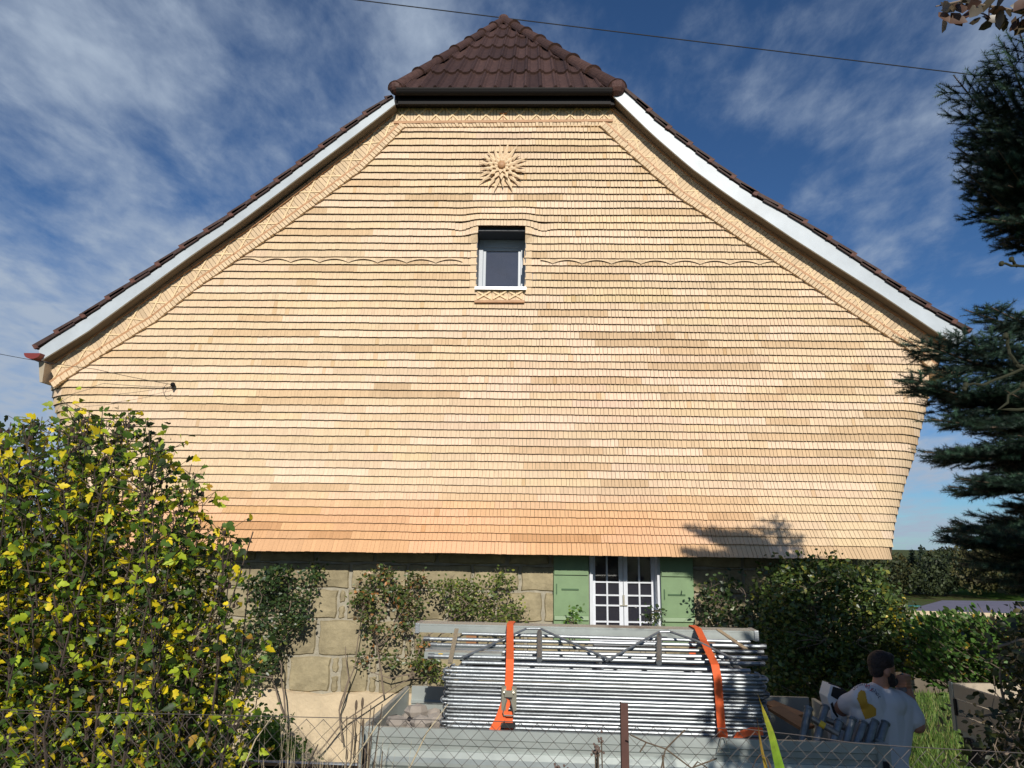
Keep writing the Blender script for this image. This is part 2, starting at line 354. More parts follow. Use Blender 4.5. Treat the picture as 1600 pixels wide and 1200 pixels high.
# backing felt following the surface
bk = MB(); zs = [ZB+.01]+[r for r in rows[1:]]+[TOPZ+.1]
for i in range(len(zs)-1):
    a0, a1 = zs[i], zs[i+1]
    def lim(z):
        a, b = xL(z), xR(z)
        if z > inl[0].z: a = max(a, x_at_z(inl, z)-.1)
        if z > inr[-1].z: b = min(b, x_at_z(inr, z)+.1)
        return a+.01, b-.01
    (l0, q0), (l1, q1) = lim(a0), lim(a1); n_ = 60
    for k in range(n_):
        xs0 = [l0+(q0-l0)*t/n_ for t in (k, k+1)]; xs1 = [l1+(q1-l1)*t/n_ for t in (k, k+1)]
        if AX0-.12 < (xs0[0]+xs0[1])/2 < AX1+.12 and AZ0-.15 < a0 < AZ1: continue
        bk.poly([(xs0[0], YW+off(xs0[0], a0)+.013, a0), (xs0[1], YW+off(xs0[1], a0)+.013, a0), (xs1[1], YW+off(xs1[1], a1)+.013, a1), (xs1[0], YW+off(xs1[0], a1)+.013, a1)])
# soffit under the skirt, house sides
n_ = 40
for k in range(n_):
    xx = [xL(ZB)+(xR(ZB)-xL(ZB))*t/n_ for t in (k, k+1)]
    bk.poly([(xx[0], YW+off(xx[0], ZB)-.003, ZB+.004), (xx[1], YW+off(xx[1], ZB)-.003, ZB+.004), (xx[1], YW+.45, ZB+.004), (xx[0], YW+.45, ZB+.004)])
bk.build('backing_wall', M['darkback'], house)
for E in (eL, eR):
    sd = MB()
    for a, b in zip(E[:-1], E[1:]):
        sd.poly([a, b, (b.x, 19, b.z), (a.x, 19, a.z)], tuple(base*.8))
    sd.build('side_wall', M['shingle'], house)
# ---- mouldings, frieze band, strip below
mo = MB()
def bar(P, w, d, yc, c=(1, 1, 1), mbx=mo):
    for a, b in zip(P[:-1], P[1:]):
        a = Vector(a); b = Vector(b); t = (b-a).normalized()*.004; nrm = Vector((-(b-a).z, 0, (b-a).x)).normalized()*w/2
        a = a-t; b = b+t; y0, y1 = yc-d, yc
        mbx.hexa([(a-nrm).xz[0:1]+() if False else (a.x-nrm.x, y0, a.z-nrm.z), (b.x-nrm.x, y0, b.z-nrm.z), (b.x-nrm.x, y1, b.z-nrm.z), (a.x-nrm.x, y1, a.z-nrm.z),
                  (a.x+nrm.x, y0, a.z+nrm.z), (b.x+nrm.x, y0, b.z+nrm.z), (b.x+nrm.x, y1, b.z+nrm.z), (a.x+nrm.x, y1, a.z+nrm.z)], c)
topi = [U(616, 192, YW-.03), U(957, 189, YW-.03)]; topt = [U(616, 168, YW-.03), U(957, 168, YW-.03)]
bar(inl[:-1]+[U(622, 196, YW-.03)], .032, .045, YW-.005); bar([U(947, 193, YW-.03)]+inr[1:], .032, .045, YW-.005); bar(topi, .04, .05, YW-.003)
bar(ftl, .05, .05, YW-.002); bar(ftr, .05, .05, YW-.002)
mo.build('moulding', M['mould'], house)
fr = MB()
def arclen(P):
    s = [0]
    for a, b in zip(P[:-1], P[1:]): s.append(s[-1]+(Vector(b)-Vector(a)).length)
    return s
def along(P, s, t):
    t = t*s[-1]; i = max(0, min(len(s)-2, int(np.searchsorted(s, t))-1)); k = (t-s[i])/max(1e-9, s[i+1]-s[i]); return Vector(P[i]).lerp(Vector(P[i+1]), k)
def slats(mbx, A, B, w, th, y, skew=0, cvar=.05, k=1.0, gap=.004):
    sa, sb = arclen(A), arclen(B); n = int(sa[-1]/w)
    for i in range(n):
        a0, a1 = along(A, sa, (i+gap/w)/n), along(A, sa, (i+1-gap/w)/n)
        tb0 = min(1, max(0, (i+gap/w)/n+skew)); tb1 = min(1, max(0, (i+1-gap/w)/n+skew))
        b0, b1 = along(B, sb, tb0), along(B, sb, tb1)
        if (b1-b0).length < .002: continue
        t2 = th*random.uniform(.75, 1.2); yy0 = y-t2
        c = tuple(base*k*random.gauss(1, cvar)); tl = (a1.x-a0.x)*.12
        mbx.hexa([(b0.x, yy0-.004, b0.z), (b1.x, yy0, b1.z), (b1.x, y+.01, b1.z), (b0.x, y+.01, b0.z), (a0.x, yy0-.004, a0.z), (a1.x, yy0, a1.z), (a1.x, y+.01, a1.z), (a0.x, y+.01, a0.z)], c)
slats(fr, ftl, inl, .062, .006, YW-.012, skew=.010, k=.92, gap=.003)
slats(fr, ftr, inr, .062, .009, YW-.012, skew=-.012, gap=.003)
slats(fr, topt, topi, .05, .010, YW-.012, gap=.003)
def inset(P, d):
    out = []
    for i, p in enumerate(P):
        a = Vector(P[max(0, i-1)]); b = Vector(P[min(len(P)-1, i+1)]); t = (b-a); n = Vector((-t.z, 0, t.x)).normalized()
        out.append(Vector(p)-n*d)
    return out
slats(fr, inset(inl, .02), inset(inl, .105), .055, .048, YW-.012)
slats(fr, inset(inr, .02), inset(inr, .105), .055, .048, YW-.012)
slats(fr, [U(622, 193, YW-.03), U(947, 190, YW-.03)], [U(627, 199, YW-.03), U(945, 197, YW-.03)], .055, .03, YW-.012)
fr.build('frieze_shingles', M['shingle'], house)
def lattice(A, B, per, w, d, y):
    la = MB()
    sa, sb = arclen(A), arclen(B); n = max(1, round(sa[-1]/per))
    for i in range(n):
        for (u_, v_) in (((i+.04)/n, (i+.96)/n), ((i+.96)/n, (i+.04)/n)):
            p, q = along(A, sa, u_), along(B, sb, v_); e = (q-p); p = p+e*.06; q = q-e*.06
            bar([p, q], w, d if u_ < v_ else d*1.35, y, mbx=la)
    la.build('lattice_battens', M['batten'], house)
lattice(topt, topi, .262, .022, .016, YW-.020)
lattice(ftl, inl, .40, .022, .008, YW-.022)
lattice(ftr, inr, .40, .016, .005, YW-.021)
# panel under the attic window
pw = [U(744, 456, YW), U(818, 456, YW)], [U(744, 469, YW), U(818, 469, YW)]
lattice(pw[0], pw[1], .22, .022, .016, YW-.03)
pn = MB(); slats(pn, pw[0], pw[1], .055, .014, YW-.015)
for s_, xx in ((-1, AX0), (1, AX1)):       # narrow upright trim beside the window
    for ri, zb in enumerate(rows):
        if AZ0-.12 < zb < AZ1-.05:
            zt = rows[ri+1]+.01; xa, xb = (xx-.10, xx) if s_ < 0 else (xx, xx+.10)
            shingle(pn, xa, xb, zt, zb+.006, .034, tuple(base*random.gauss(1.0, .03)), offt=.018)
pn.build('window_trim_shingles', M['shingle'], house)
mm = MB(); bar([U(742, 472, YW-.02), U(819, 472, YW-.02)], .035, .05, YW-.01, mbx=mm); mm.build('small_moulding', M['mould'], house); mm = MB()
bar([U(781, 177.5, YW-.03), U(792, 177.5, YW-.03)], .02, .03, YW-.03, mbx=mm); bar([U(786.5, 178, YW-.03), U(786.5, 188, YW-.03)], .012, .026, YW-.03, mbx=mm)
mm.build('carved_mark', M['mould'], house)
# ---- attic window
wn = MB(); D = .36
for (a, b, c_, d_) in ((AX0-.012, AX0, AZ0, AZ1), (AX1, AX1+.012, AZ0, AZ1)): wn.box(a, b, YW-.03, YW+D+.1, c_, d_)
wn.box(AX0-.012, AX1+.012, YW-.03, YW+D+.1, AZ1, AZ1+.10)
attw = wn.build('window', M['reveal'], house)
wf = MB(); F = .065
wf.box(AX0, AX0+F, YW+D-.06, YW+D, AZ0, AZ1); wf.box(AX1-F, AX1, YW+D-.06, YW+D, AZ0, AZ1); wf.box(AX0+F, AX1-F, YW+D-.06, YW+D, AZ0, AZ0+F); wf.box(AX0+F, AX1-F, YW+D-.06, YW+D, AZ1-F-.06, AZ1)
F2 = .045; gx0, gx1, gz0, gz1 = AX0+F, AX1-F, AZ0+F, AZ1-F-.06
wf.box(gx0, gx0+F2, YW+D-.035, YW+D, gz0, gz1); wf.box(gx1-F2, gx1, YW+D-.035, YW+D, gz0, gz1); wf.box(gx0+F2, gx1-F2, YW+D-.035, YW+D, gz0, gz0+F2); wf.box(gx0+F2, gx1-F2, YW+D-.035, YW+D, gz1-F2, gz1)
wf.build('frame', M['gframe'], attw, bevel=.004)
gl = MB(); gl.box(gx0+F2, gx1-F2, YW+D-.012, YW+D-.006, gz0+F2, gz1-F2); M['attic_glass'].node_tree.nodes['Principled BSDF'].inputs['IOR'].default_value = 2.1; gl.build('pane', M['attic_glass'], attw)
si = MB(); si.hexa([(AX0-.02, YW-.09, AZ0-.035), (AX1+.02, YW-.09, AZ0-.035), (AX1+.02, YW+D, AZ0-.01), (AX0-.02, YW+D, AZ0-.01), (AX0-.02, YW-.09, AZ0+.005), (AX1+.02, YW-.09, AZ0+.005), (AX1+.02, YW+D, AZ0+.025), (AX0-.02, YW+D, AZ0+.025)])
si.build('sill', M['alu'], attw)
# ---- carved rosette
rc = U(784, 262, YW-.04); RO = MB()
def petal(a, r0_, r1_, w, y, tilt, c):
    ca, sa_ = math.cos(a), math.sin(a)
    def P(r, s_, yy): return (rc.x+ca*r-sa_*s_, yy, rc.z+sa_*r+ca*s_)
    rm = r0_+(r1_-r0_)*.45
    pts = [P(r0_, 0, y), P(rm, w, y-tilt*.4), P(r1_, 0, y-tilt), P(rm, -w, y-tilt*.4), P(rm, 0, y-tilt*.4-.018), P(r0_, 0, y+.02), P(r1_*.97, 0, y-tilt+.012)]
    RO.add(pts, [(0, 4, 1), (1, 4, 2), (2, 4, 3), (3, 4, 0), (1, 2, 6), (3, 6, 2), (0, 1, 6, 5), (0, 5, 6, 3)], c)
for i in range(20): petal(2*math.pi*(i+.25)/20+random.uniform(-.03, .03), .08, random.uniform(.34, .46), .032, YW-.04, .035, tuple(base*1.08*random.gauss(1, .03)))
for i in range(14): petal(2*math.pi*(i+.5)/14, .06, .24, .042, YW-.075, .035, tuple(base*1.1*random.gauss(1, .03)))
for i in range(11): petal(2*math.pi*i/11, .03, .15, .032, YW-.10, .03, tuple(base*1.12*random.gauss(1, .03)))
ros = RO.build('carved_rosette', M['shingle'], house)
bt = MB(); bt.ball((rc.x, YW-.135, rc.z), (.06, .03, .06), 14, 8); bt.build('rosette_button', M['mould'], ros, smooth=True)
# ---- barge boards and soffits
def resample(P, n):
    s = arclen(P); return [along(P, s, i/(n-1)) for i in range(n)]
for nm, T, B in (('left', wtl, wbl), ('right', wtr, wbr)):
    T2, B2 = resample(T, 26), resample(B, 26); b_ = MB(); s_ = MB()
    for i in range(25):
        t0_, t1_, b0_, b1_ = T2[i], T2[i+1], B2[i], B2[i+1]
        b_.poly([b0_, b1_, t1_, t0_]); b_.poly([(b1_.x, YB+.03, b1_.z), (b0_.x, YB+.03, b0_.z), (t0_.x, YB+.03, t0_.z), (t1_.x, YB+.03, t1_.z)])
        b_.poly([(b0_.x, YB+.03, b0_.z), (b1_.x, YB+.03, b1_.z), b1_, b0_])
        s_.poly([(b0_.x, YB+.03, b0_.z+.012), (b1_.x, YB+.03, b1_.z+.012), (b1_.x, YW+.12, b1_.z+.012), (b0_.x, YW+.12, b0_.z+.012)])
        # top cover under the tiles
        s_.poly([(t0_.x, YB+.002, t0_.z), (t1_.x, YB+.002, t1_.z), (t1_.x, YW+.3, t1_.z), (t0_.x, YW+.3, t0_.z)])
    e = 0 if nm == 'left' else 25
    b_.poly([B2[e], T2[e], (T2[e].x, YB+.4, T2[e].z), (B2[e].x, YB+.4, B2[e].z)])
    b_.build('barge_board', M['white'], house); s_.build('soffit', M['soffit'], house)
# ---- side roof slopes: stepped tile courses
def courses(T, sgn):
    s = arclen(T); n = int(s[-1]/.41); r = MB()
    for i in range(n+1):
        a = along(T, s, max(0, i/n-.012)); b = along(T, s, min(1, (i+1)/n+.03))
        d = (b-a).normalized(); nrm = Vector((-d.z, 0, d.x)); nrm = nrm if nrm.z > 0 else -nrm
        # down-slope end is the thick one
        lo, hi = (a, b) if a.z < b.z else (b, a)
        lo = lo+(lo-hi).normalized()*.03; l1 = lo+nrm*.095; l0_ = lo+nrm*.030; h1 = hi+nrm*.040; h0 = hi+nrm*.0
        c = np.array((.06, .036, .031))*random.uniform(.8, 1.2)
        y0, y1 = YB-.035, 20
        hp = max(0, (max(lo.z, hi.z)-zhe))                          # stop short of the hip face
        q = [(lo.x, y0, l0_.z), (lo.x, y1, l0_.z), (lo.x, y1, l1.z), (lo.x, y0, l1.z)]
        P = [(l0_.x, y0, l0_.z), (h0.x, y0, h0.z), (h0.x, y1, h0.z), (l0_.x, y1, l0_.z), (l1.x, y0, l1.z), (h1.x, y0, h1.z), (h1.x, y1, h1.z), (l1.x, y1, l1.z)]
        r.hexa(P, tuple(c))
        # tile end lip
        e = MB
        r.hexa([(l0_.x-nrm.x*.012, y0-.006, l0_.z-nrm.z*.012), (lo.x+(hi.x-lo.x)*.09, y0-.006, lo.z+(hi.z-lo.z)*.09), (lo.x+(hi.x-lo.x)*.09, y0+.03, lo.z+(hi.z-lo.z)*.09), (l0_.x-nrm.x*.012, y0+.03, l0_.z-nrm.z*.012),
                (l1.x, y0-.006, l1.z), (lo.x+(hi.x-lo.x)*.09+nrm.x*.05, y0-.006, lo.z+(hi.z-lo.z)*.09+nrm.z*.05), (lo.x+(hi.x-lo.x)*.09+nrm.x*.05, y0+.03, lo.z+(hi.z-lo.z)*.09+nrm.z*.05), (l1.x, y0+.03, l1.z)], (.11, .05, .038))
    r.build('roof_slope', M['tile'], house)
eaL, eaR = U(617, 143, YE), U(962, 140, YE); zhe = (eaL.z+eaR.z)/2
courses(wtl, -1); courses(wtr, 1)
# ---- hip roof
HP = math.tan(R(46)); d = ray(787, 34); t = (zhe - CAMP.z + (CAMP.y-YE)*HP)/(d.z-d.y*HP); apex = CAMP+d*t
hipL, hipR = U(614, 138, YE), U(966, 136, YE); hipL.z = hipR.z = zhe+.0
ht = MB(); NC = 6; TW = .232
slope = Vector((0, 1, HP)).normalized(); up_n = Vector((0, -HP, 1)).normalized(); SLN = (apex.z-zhe)/slope.z; CL_ = SLN/NC
def prof(u_):                                   # across one tile, 0..1
    u_ = u_ % 1.0
    return .042*math.exp(-((u_-.86)/.09)**2)+.020*math.exp(-((u_-.08)/.05)**2)-.020*math.sin(math.pi*min(1, u_/.75))
nx = int((hipR.x-hipL.x)/TW)+1
for c_ in range(NC):
    s0 = c_*CL_-.035; s1 = (c_+1)*CL_
    def lims(s): k = max(0, s)/SLN; return hipL.x+(apex.x-hipL.x)*k, hipR.x+(apex.x-hipR.x)*k
    for j in range(nx):
        xx0 = hipL.x+j*TW+(.0 if c_ % 2 == 0 else 0)
        colr = tuple(np.array((.058, .032, .026))*random.uniform(.75, 1.3)); SUB = 10; jit = random.uniform(-.006, .006)
        for k in range(SUB):
            ua, ub = k/SUB, (k+1)/SUB; q = []
            for (uu, s, hh) in ((ua, s0, .052), (ub, s0, .052), (ub, s1, .012), (ua, s1, .012)):
                l_, r_ = lims(s); x_ = min(max(xx0+uu*TW, l_), r_)
                if hh > .03: x_ = min(max(xx0+uu*TW, lims(s0+.1)[0]), lims(s0+.1)[1])
                p = Vector((x_, YE, zhe))+slope*(s+jit*(hh > .03))+up_n*(hh+prof(uu)); q.append(p)
            if q[1].x-q[0].x < .002 and q[2].x-q[3].x < .002: continue
            ht.poly(q, colr)
            lo = [q[1]-up_n*.042, q[0]-up_n*.042]; ht.poly([q[1], q[0], lo[1], lo[0]][::-1], colr)
ht.poly([(hipL.x, YE+.03, zhe), (hipR.x, YE+.03, zhe), (apex.x, apex.y+.03, apex.z)], (.03, .02, .02))
hip = ht.build('hip_roof', M['tile'], house)
rg = MB()
def caps(p0, p1, n, rs=1.0):
    p0, p1 = Vector(p0), Vector(p1); d_ = (p1-p0)/n; ax = d_.normalized(); side = ax.cross(Vector((0, 0, 1))).normalized(); nn = side.cross(ax)
    for i in range(n):
        a = p0+d_*i-ax*.05; b = p0+d_*(i+1)+ax*.02; c = tuple(np.array((.066, .036, .028))*random.uniform(.8, 1.25)); K = 10
        ring = []
        for (p, r_) in ((a, .128*rs), (a+ax*.05, .122*rs), (a+ax*.055, .108*rs), (b, .092*rs)):
            ring.append([p+side*math.cos(math.pi*k/K)*r_+nn*(math.sin(math.pi*k/K)*r_-.01) for k in range(K+1)])
        for q in range(3):
            for k in range(K): rg.poly([ring[q][k], ring[q][k+1], ring[q+1][k+1], ring[q+1][k]], c)
        rg.poly(ring[0], c)
    rg.ball(p0+ax*.0+nn*.0, (.118*rs, .118*rs, .115*rs), 12, 8, tuple(np.array((.08, .042, .036))))
caps(hipL+Vector((.05, .02, .06)), apex+Vector((0, 0, .05)), 7); caps(hipR+Vector((-.03, .02, .05)), apex+Vector((0, 0, .04)), 7, 1.3)
caps(apex+Vector((0, -.02, .05)), (apex.x, 19, apex.z+.05), 20)
rg.build('ridge_tiles', M['tile'], hip, smooth=False)
# back roof planes rising to the ridge
bp_ = MB()
for s_, cr in ((1, wtl[-1]), (-1, wtr[0])):
    bp_.poly([(cr.x, YW+.1, cr.z), (cr.x, 20, cr.z), (apex.x, 20, apex.z-.03), (apex.x, apex.y+.03, apex.z-.03)], (.06, .035, .03))
bp_.build('upper_roof_slope', M['tile'], house)
# black eave gutter and fascia under the hip
gb = MB(); gx0_, gx1_ = U(620, 150, YE).x, U(956, 150, YE).x
zt_ = zhe-.02; K = 10
for k in range(K):
    a0, a1 = math.pi*k/K, math.pi*(k+1)/K
    gb.poly([(gx0_, YE-.02-.065*math.cos(a0), zt_-.075*math.sin(a0)), (gx1_, YE-.02-.065*math.cos(a0), zt_-.075*math.sin(a0)), (gx1_, YE-.02-.065*math.cos(a1), zt_-.075*math.sin(a1)), (gx0_, YE-.02-.065*math.cos(a1), zt_-.075*math.sin(a1))])
gb.box(gx0_, gx1_, YE-.095, YE-.083, zt_-.012, zt_+.008)
gb.box(gx0_+.01, gx1_-.01, YE+.06, YE+.09, zt_-.17, zt_-.005)
gb.build('eave_gutter', M['black'], house)
sf = MB(); zf = U(785, 166, YW-.03).z
sf.hexa([(gx0_-.05, YE+.09, zt_-.165), (gx1_+.05, YE+.09, zt_-.165), (gx1_+.05, YW+.1, zf), (gx0_-.05, YW+.1, zf), (gx0_-.05, YE+.09, zt_+.05), (gx1_+.05, YE+.09, zt_+.05), (gx1_+.05, YW+.1, zt_+.3), (gx0_-.05, YW+.1, zt_+.3)])
sf.build('eave_soffit', M['black'], house)
# red gutter end on the left eave
rgm = MB(); g0 = U(54, 553, YB-.05); K = 10
pr = [(g0.x+.12*math.cos(math.pi+math.pi*k/K), g0.z+.085*math.sin(math.pi+math.pi*k/K)) for k in range(K+1)]
for k in range(K): rgm.poly([(pr[k][0], YB-.1, pr[k][1]), (pr[k+1][0], YB-.1, pr[k+1][1]), (pr[k+1][0], 19, pr[k+1][1]), (pr[k][0], 19, pr[k][1])])
rgm.poly([(p[0], YB-.1, p[1]) for p in pr]); rgm.build('gutter', M['gut'], house)
fl = MB(); a = U(64, 564, YB+.1); b = U(71, 600, YB+.25); fl.hexa([(a.x-.0, YB+.05, a.z+.0), (a.x+.1, YB+.05, a.z-.04), (a.x+.1, 19, a.z-.04), (a.x-.0, 19, a.z+.0), (b.x+.0, YB+.12, b.z), (b.x+.04, YB+.12, b.z), (b.x+.04, 19, b.z), (b.x+.0, 19, b.z)])
fl.build('eave_flashing', M['beige'], house)
er = U(1466, 582, YB+.2); eb = MB(); eb.hexa([(er.x-.02, YB+.1, er.z-.04), (er.x+.32, YB+.1, er.z-.04), (er.x+.32, 19, er.z-.04), (er.x-.02, 19, er.z-.04), (er.x-.02, YB+.1, er.z+.04), (er.x+.32, YB+.1, er.z+.04), (er.x+.32, 19, er.z+.04), (er.x-.02, 19, er.z+.04)])
eb.build('boxed_eave', M['batten'], house)
# ---- ground floor: sandstone blocks in wide mortar, plaster plinth
GX0, GX1 = eL[-1].x+.35, eR[-1].x-.35
wd = [U(924, 870, YW), U(1029, 1000, YW)]; WX0, WX1 = U(921, 930, YW).x, U(1032, 930, YW).x; WZ0, WZ1 = U(975, 1003, YW).z, ZB+.25
zc = [U(600, y, YW).z for y in (1084, 1026, 969, 921, 880, 835)]
st = MB(); mt = MB()
def block(x0, x1, z0_, z1_):
    nxx, nz = max(3, int((x1-x0)/.09)), max(3, int((z1_-z0_)/.09)); c0 = np.array((.36, .305, .19))*random.uniform(.85, 1.12)
    dz = random.uniform(0, .01); s1, s2 = random.uniform(0, 9), random.uniform(0, 9); g = []
    us = [0, .018/(x1-x0)]+[i/nxx for i in range(1, nxx)]+[1-.018/(x1-x0), 1]; vs = [0, .018/(z1_-z0_)]+[j/nz for j in range(1, nz)]+[1-.018/(z1_-z0_), 1]
    for j, v_ in enumerate(vs):
        row = []
        for i, u_ in enumerate(us):
            e = min(u_*(x1-x0), (1-u_)*(x1-x0), v_*(z1_-z0_), (1-v_)*(z1_-z0_)); ed = min(1, e/.09)
            jx = (.010*math.sin(v_*9+s1+(u_ > .5)*3))*(1 if (u_ < .1 or u_ > .9) else .3); jz = .008*math.sin(u_*8+s2+(v_ > .5)*2)+.003*math.sin(u_*21+s1)
            y = YW-.010-dz-.026*ed**.5-.006*math.sin(u_*11+s1)*math.sin(v_*9+s2)-random.uniform(0, .005)
            row.append((x0+(x1-x0)*u_+jx, y if e > 0 else YW+.01, z0_+(z1_-z0_)*v_+jz))
        g.append(row)
    for j in range(len(vs)-1):
        for i in range(len(us)-1): st.poly([g[j][i], g[j][i+1], g[j+1][i+1], g[j+1][i]], tuple(c0*random.uniform(.97, 1.03)))
for r_ in range(len(zc)-1):
    x = GX0+random.uniform(-.5, 0)
    while x < GX1:
        w = random.uniform(.5, 1.1); x2 = min(x+w, GX1); x0_ = max(x, GX0)
        for (p, q) in ([(x0_, x2)] if (x2 < WX0-.02 or x0_ > WX1+.02) else [(x0_, WX0-.03), (WX1+.03, x2)]):
            if q-p > .12:
                if random.random() < .12 and q-p > .5: block(p, q-.14, zc[r_]+.012, zc[r_+1]-.012); block(q-.12, q-.03, zc[r_]+.01, (zc[r_]+zc[r_+1])/2-.02); block(q-.12, q-.03, (zc[r_]+zc[r_+1])/2+.02, zc[r_+1]-.02)
                else: block(p+.004, q-random.uniform(.015, .04), zc[r_]+.006, zc[r_+1]-.008)
        x = x2
ZG = -.6
for (a, b, c_, d_) in ((GX0, WX0, ZG, zc[-1]), (WX1, GX1, ZG, zc[-1]), (WX0, WX1, ZG, WZ0), (WX0, WX1, WZ1, zc[-1])): mt.box(a, b, YW, YW+.4, c_, d_)
mt.box(GX0, GX0+.3, YW+.4, 19, ZG, zc[-1]); mt.box(GX1-.3, GX1, YW+.4, 19, ZG, zc[-1])
wall = mt.build('stone_wall', M['mortar'], house); st.build('sandstone_blocks', M['stone'], wall)
pm = MB(); n_ = 90; zp = U(600, 1086, YW).z
for i in range(n_):
    xa, xb = GX0+(GX1-GX0)*i/n_, GX0+(GX1-GX0)*(i+1)/n_
    f = lambda x: zp+.02*math.sin(x*5)+.012*math.sin(x*17)+.05*(x < -.8)*math.sin(x*1.3)**2
    pm.hexa([(xa, YW-.055, ZG), (xb, YW-.055, ZG), (xb, YW+.01, ZG), (xa, YW+.01, ZG), (xa, YW-.05, f(xa)), (xb, YW-.05, f(xb)), (xb, YW+.01, f(xb)+.02), (xa, YW+.01, f(xa)+.02)])
pm.build('plaster_base', M['plaster'], house)
# ---- ground floor window
gw = MB(); gw.box(WX0-.0, WX0+.045, YW-.04, YW+.4, WZ0, WZ1); gw.box(WX1-.045, WX1, YW-.04, YW+.4, WZ0, WZ1); gw.box(WX0+.045, WX1-.045, YW-.06, YW+.4, WZ0-.04, WZ0+.03); gw.box(WX0+.045, WX1-.045, YW-.04, YW+.4, WZ1-.04, WZ1)
gwin = gw.build('window', M['wframe'], house, bevel=.004); gwin['label'] = 'white two leaf window with small panes'
cx = (WX0+WX1)/2; yb0, yb1 = YW+.15, YW+.19
for s_ in (-1, 1):
    a, b = (WX0+.045, cx-.004) if s_ < 0 else (cx+.004, WX1-.045); cs = MB(); f = .05; fc = .055
    la_, lb_ = (f, fc) if s_ < 0 else (fc, f)
    cs.box(a, a+la_, yb0, yb1, WZ0+.03, WZ1-.04); cs.box(b-lb_, b, yb0, yb1, WZ0+.03, WZ1-.04); cs.box(a+la_, b-lb_, yb0, yb1, WZ0+.03, WZ0+.10); cs.box(a+la_, b-lb_, yb0, yb1, WZ1-.11, WZ1-.04)
    mx_ = (a+la_+b-lb_)/2; cs.box(mx_-.011, mx_+.011, yb0+.003, yb1-.008, WZ0+.10, WZ1-.11)
    for py in (910, 930.5, 946.5, 972):
        zz = U(975, py, YW+.15).z
        if zz < WZ1-.12 and zz > WZ0+.11: cs.box(a+la_, b-lb_, yb0+.005, yb1-.01, zz-.010, zz+.010)
    ce = cs.build('casement', M['wframe'], gwin)
    g_ = MB(); g_.box(a+la_, b-lb_, yb1-.006, yb1-.002, WZ0+.1, WZ1-.11); g_.build('pane', M['glass'], gwin)
hd = MB(); hz = U(975, 938, YW+.15).z; hd.box(cx-.012, cx+.012, yb0-.025, yb0-.003, hz-.07, hz+.07); hd.box(cx-.05, cx+.05, yb0-.018, yb0-.002, hz-.075, hz-.06); hd.build('handle', M['steel'], gwin)
rm = MB(); rm.box(WX0, WX1, YW+.45, YW+.5, WZ0, WZ1); rm.build('window_backing', M['room'], gwin)
for s_ in (-1, 1):
    x0_, x1_ = (U(865, 930, YW-.08).x, U(920, 930, YW-.08).x) if s_ < 0 else (U(1033, 930, YW-.08).x, U(1084, 930, YW-.08).x)
    sh = MB(); z0_, z1_ = WZ0, ZB+.12
    sh.box(x0_, x1_, YW-.10, YW-.065, z0_, z1_)
    shu = sh.build('shutter', M['green'], house, bevel=.004); shu['label'] = 'green shutter folded open against the stone wall'
    zb_ = U(900, 966, YW-.1).z; zt_2 = U(900, 897, YW-.1).z
    br = MB(); br.hexa([(x0_+.01, YW-.135, zb_-.02), (x1_-.01, YW-.135, zb_-.02), (x1_-.01, YW-.102, zb_-.035), (x0_+.01, YW-.102, zb_-.035), (x0_+.01, YW-.125, zb_+.03), (x1_-.01, YW-.125, zb_+.03), (x1_-.01, YW-.102, zb_+.035), (x0_+.01, YW-.102, zb_+.035)])
    br.build('batten', M['green'], shu); br = MB(); br.box(x0_+.01, x1_-.01, YW-.125, YW-.102, zt_2-.01, zt_2+.045); br.build('batten', M['green'], shu)
    lt = MB(); zl = U(900, 921 if s_ < 0 else 927, YW-.1).z; xm_ = (x0_+x1_)/2; lt.box(xm_-.13, xm_+.10, YW-.112, YW-.102, zl-.010, zl+.010)
    lt.build('latch', M['greendk'], shu); lt = MB(); lt.beam((x0_+.04, YW-.112, zl-.06), (x0_+.04, YW-.112, zl+.07), .012, .012, (1, 0, 0)); lt.build('hook', M['greendk'], shu)
# ---- cables
def catenary(p, q, sag, n=40):
    return [Vector(p).lerp(Vector(q), i/n)-Vector((0, 0, sag*4*(i/n)*(1-i/n))) for i in range(n+1)]
c_ = MB(); a, b = U(430, -16, 16), U(1800, 150, 17); c_.tube(catenary(a, b, .02), .014, 6)
tag(c_.build('overhead_cable', M['cable']), 'thin black cable crossing the sky above the roof ridge', 'cable')
ins = U(270, 601, YW-.09); c_ = MB()
c_.tube(catenary(U(-40, 545, 8.8), U(150, 577, YW-.3), .02), .004, 5); c_.tube(catenary(U(150, 577, YW-.3), ins, .01), .004, 5)
c_.tube(catenary(ins+Vector((0, 0, -.02)), U(120, 618, YW-.25), .04), .003, 5)
c_.tube([ins+Vector((.07*math.cos(t)-.06, 0, .09*math.sin(t)-.08)) for t in np.linspace(.6, 5.6, 20)], .003, 5)
tag(c_.build('wall_cable', M['cable']), 'thin dark wire running from the left eave to a small wall bracket', 'cable')
c_ = MB(); c_.tube([ins+Vector((0, .12, 0)), ins], .01, 8); c_.ball(ins, (.035, .03, .035), 10, 8); c_.tube([ins+Vector((0, 0, .03)), ins+Vector((0, 0, -.06))], .014, 8)
tag(c_.build('wall_insulator', M['black']), 'small black wire bracket fixed on the left part of the shingled wall', 'bracket')
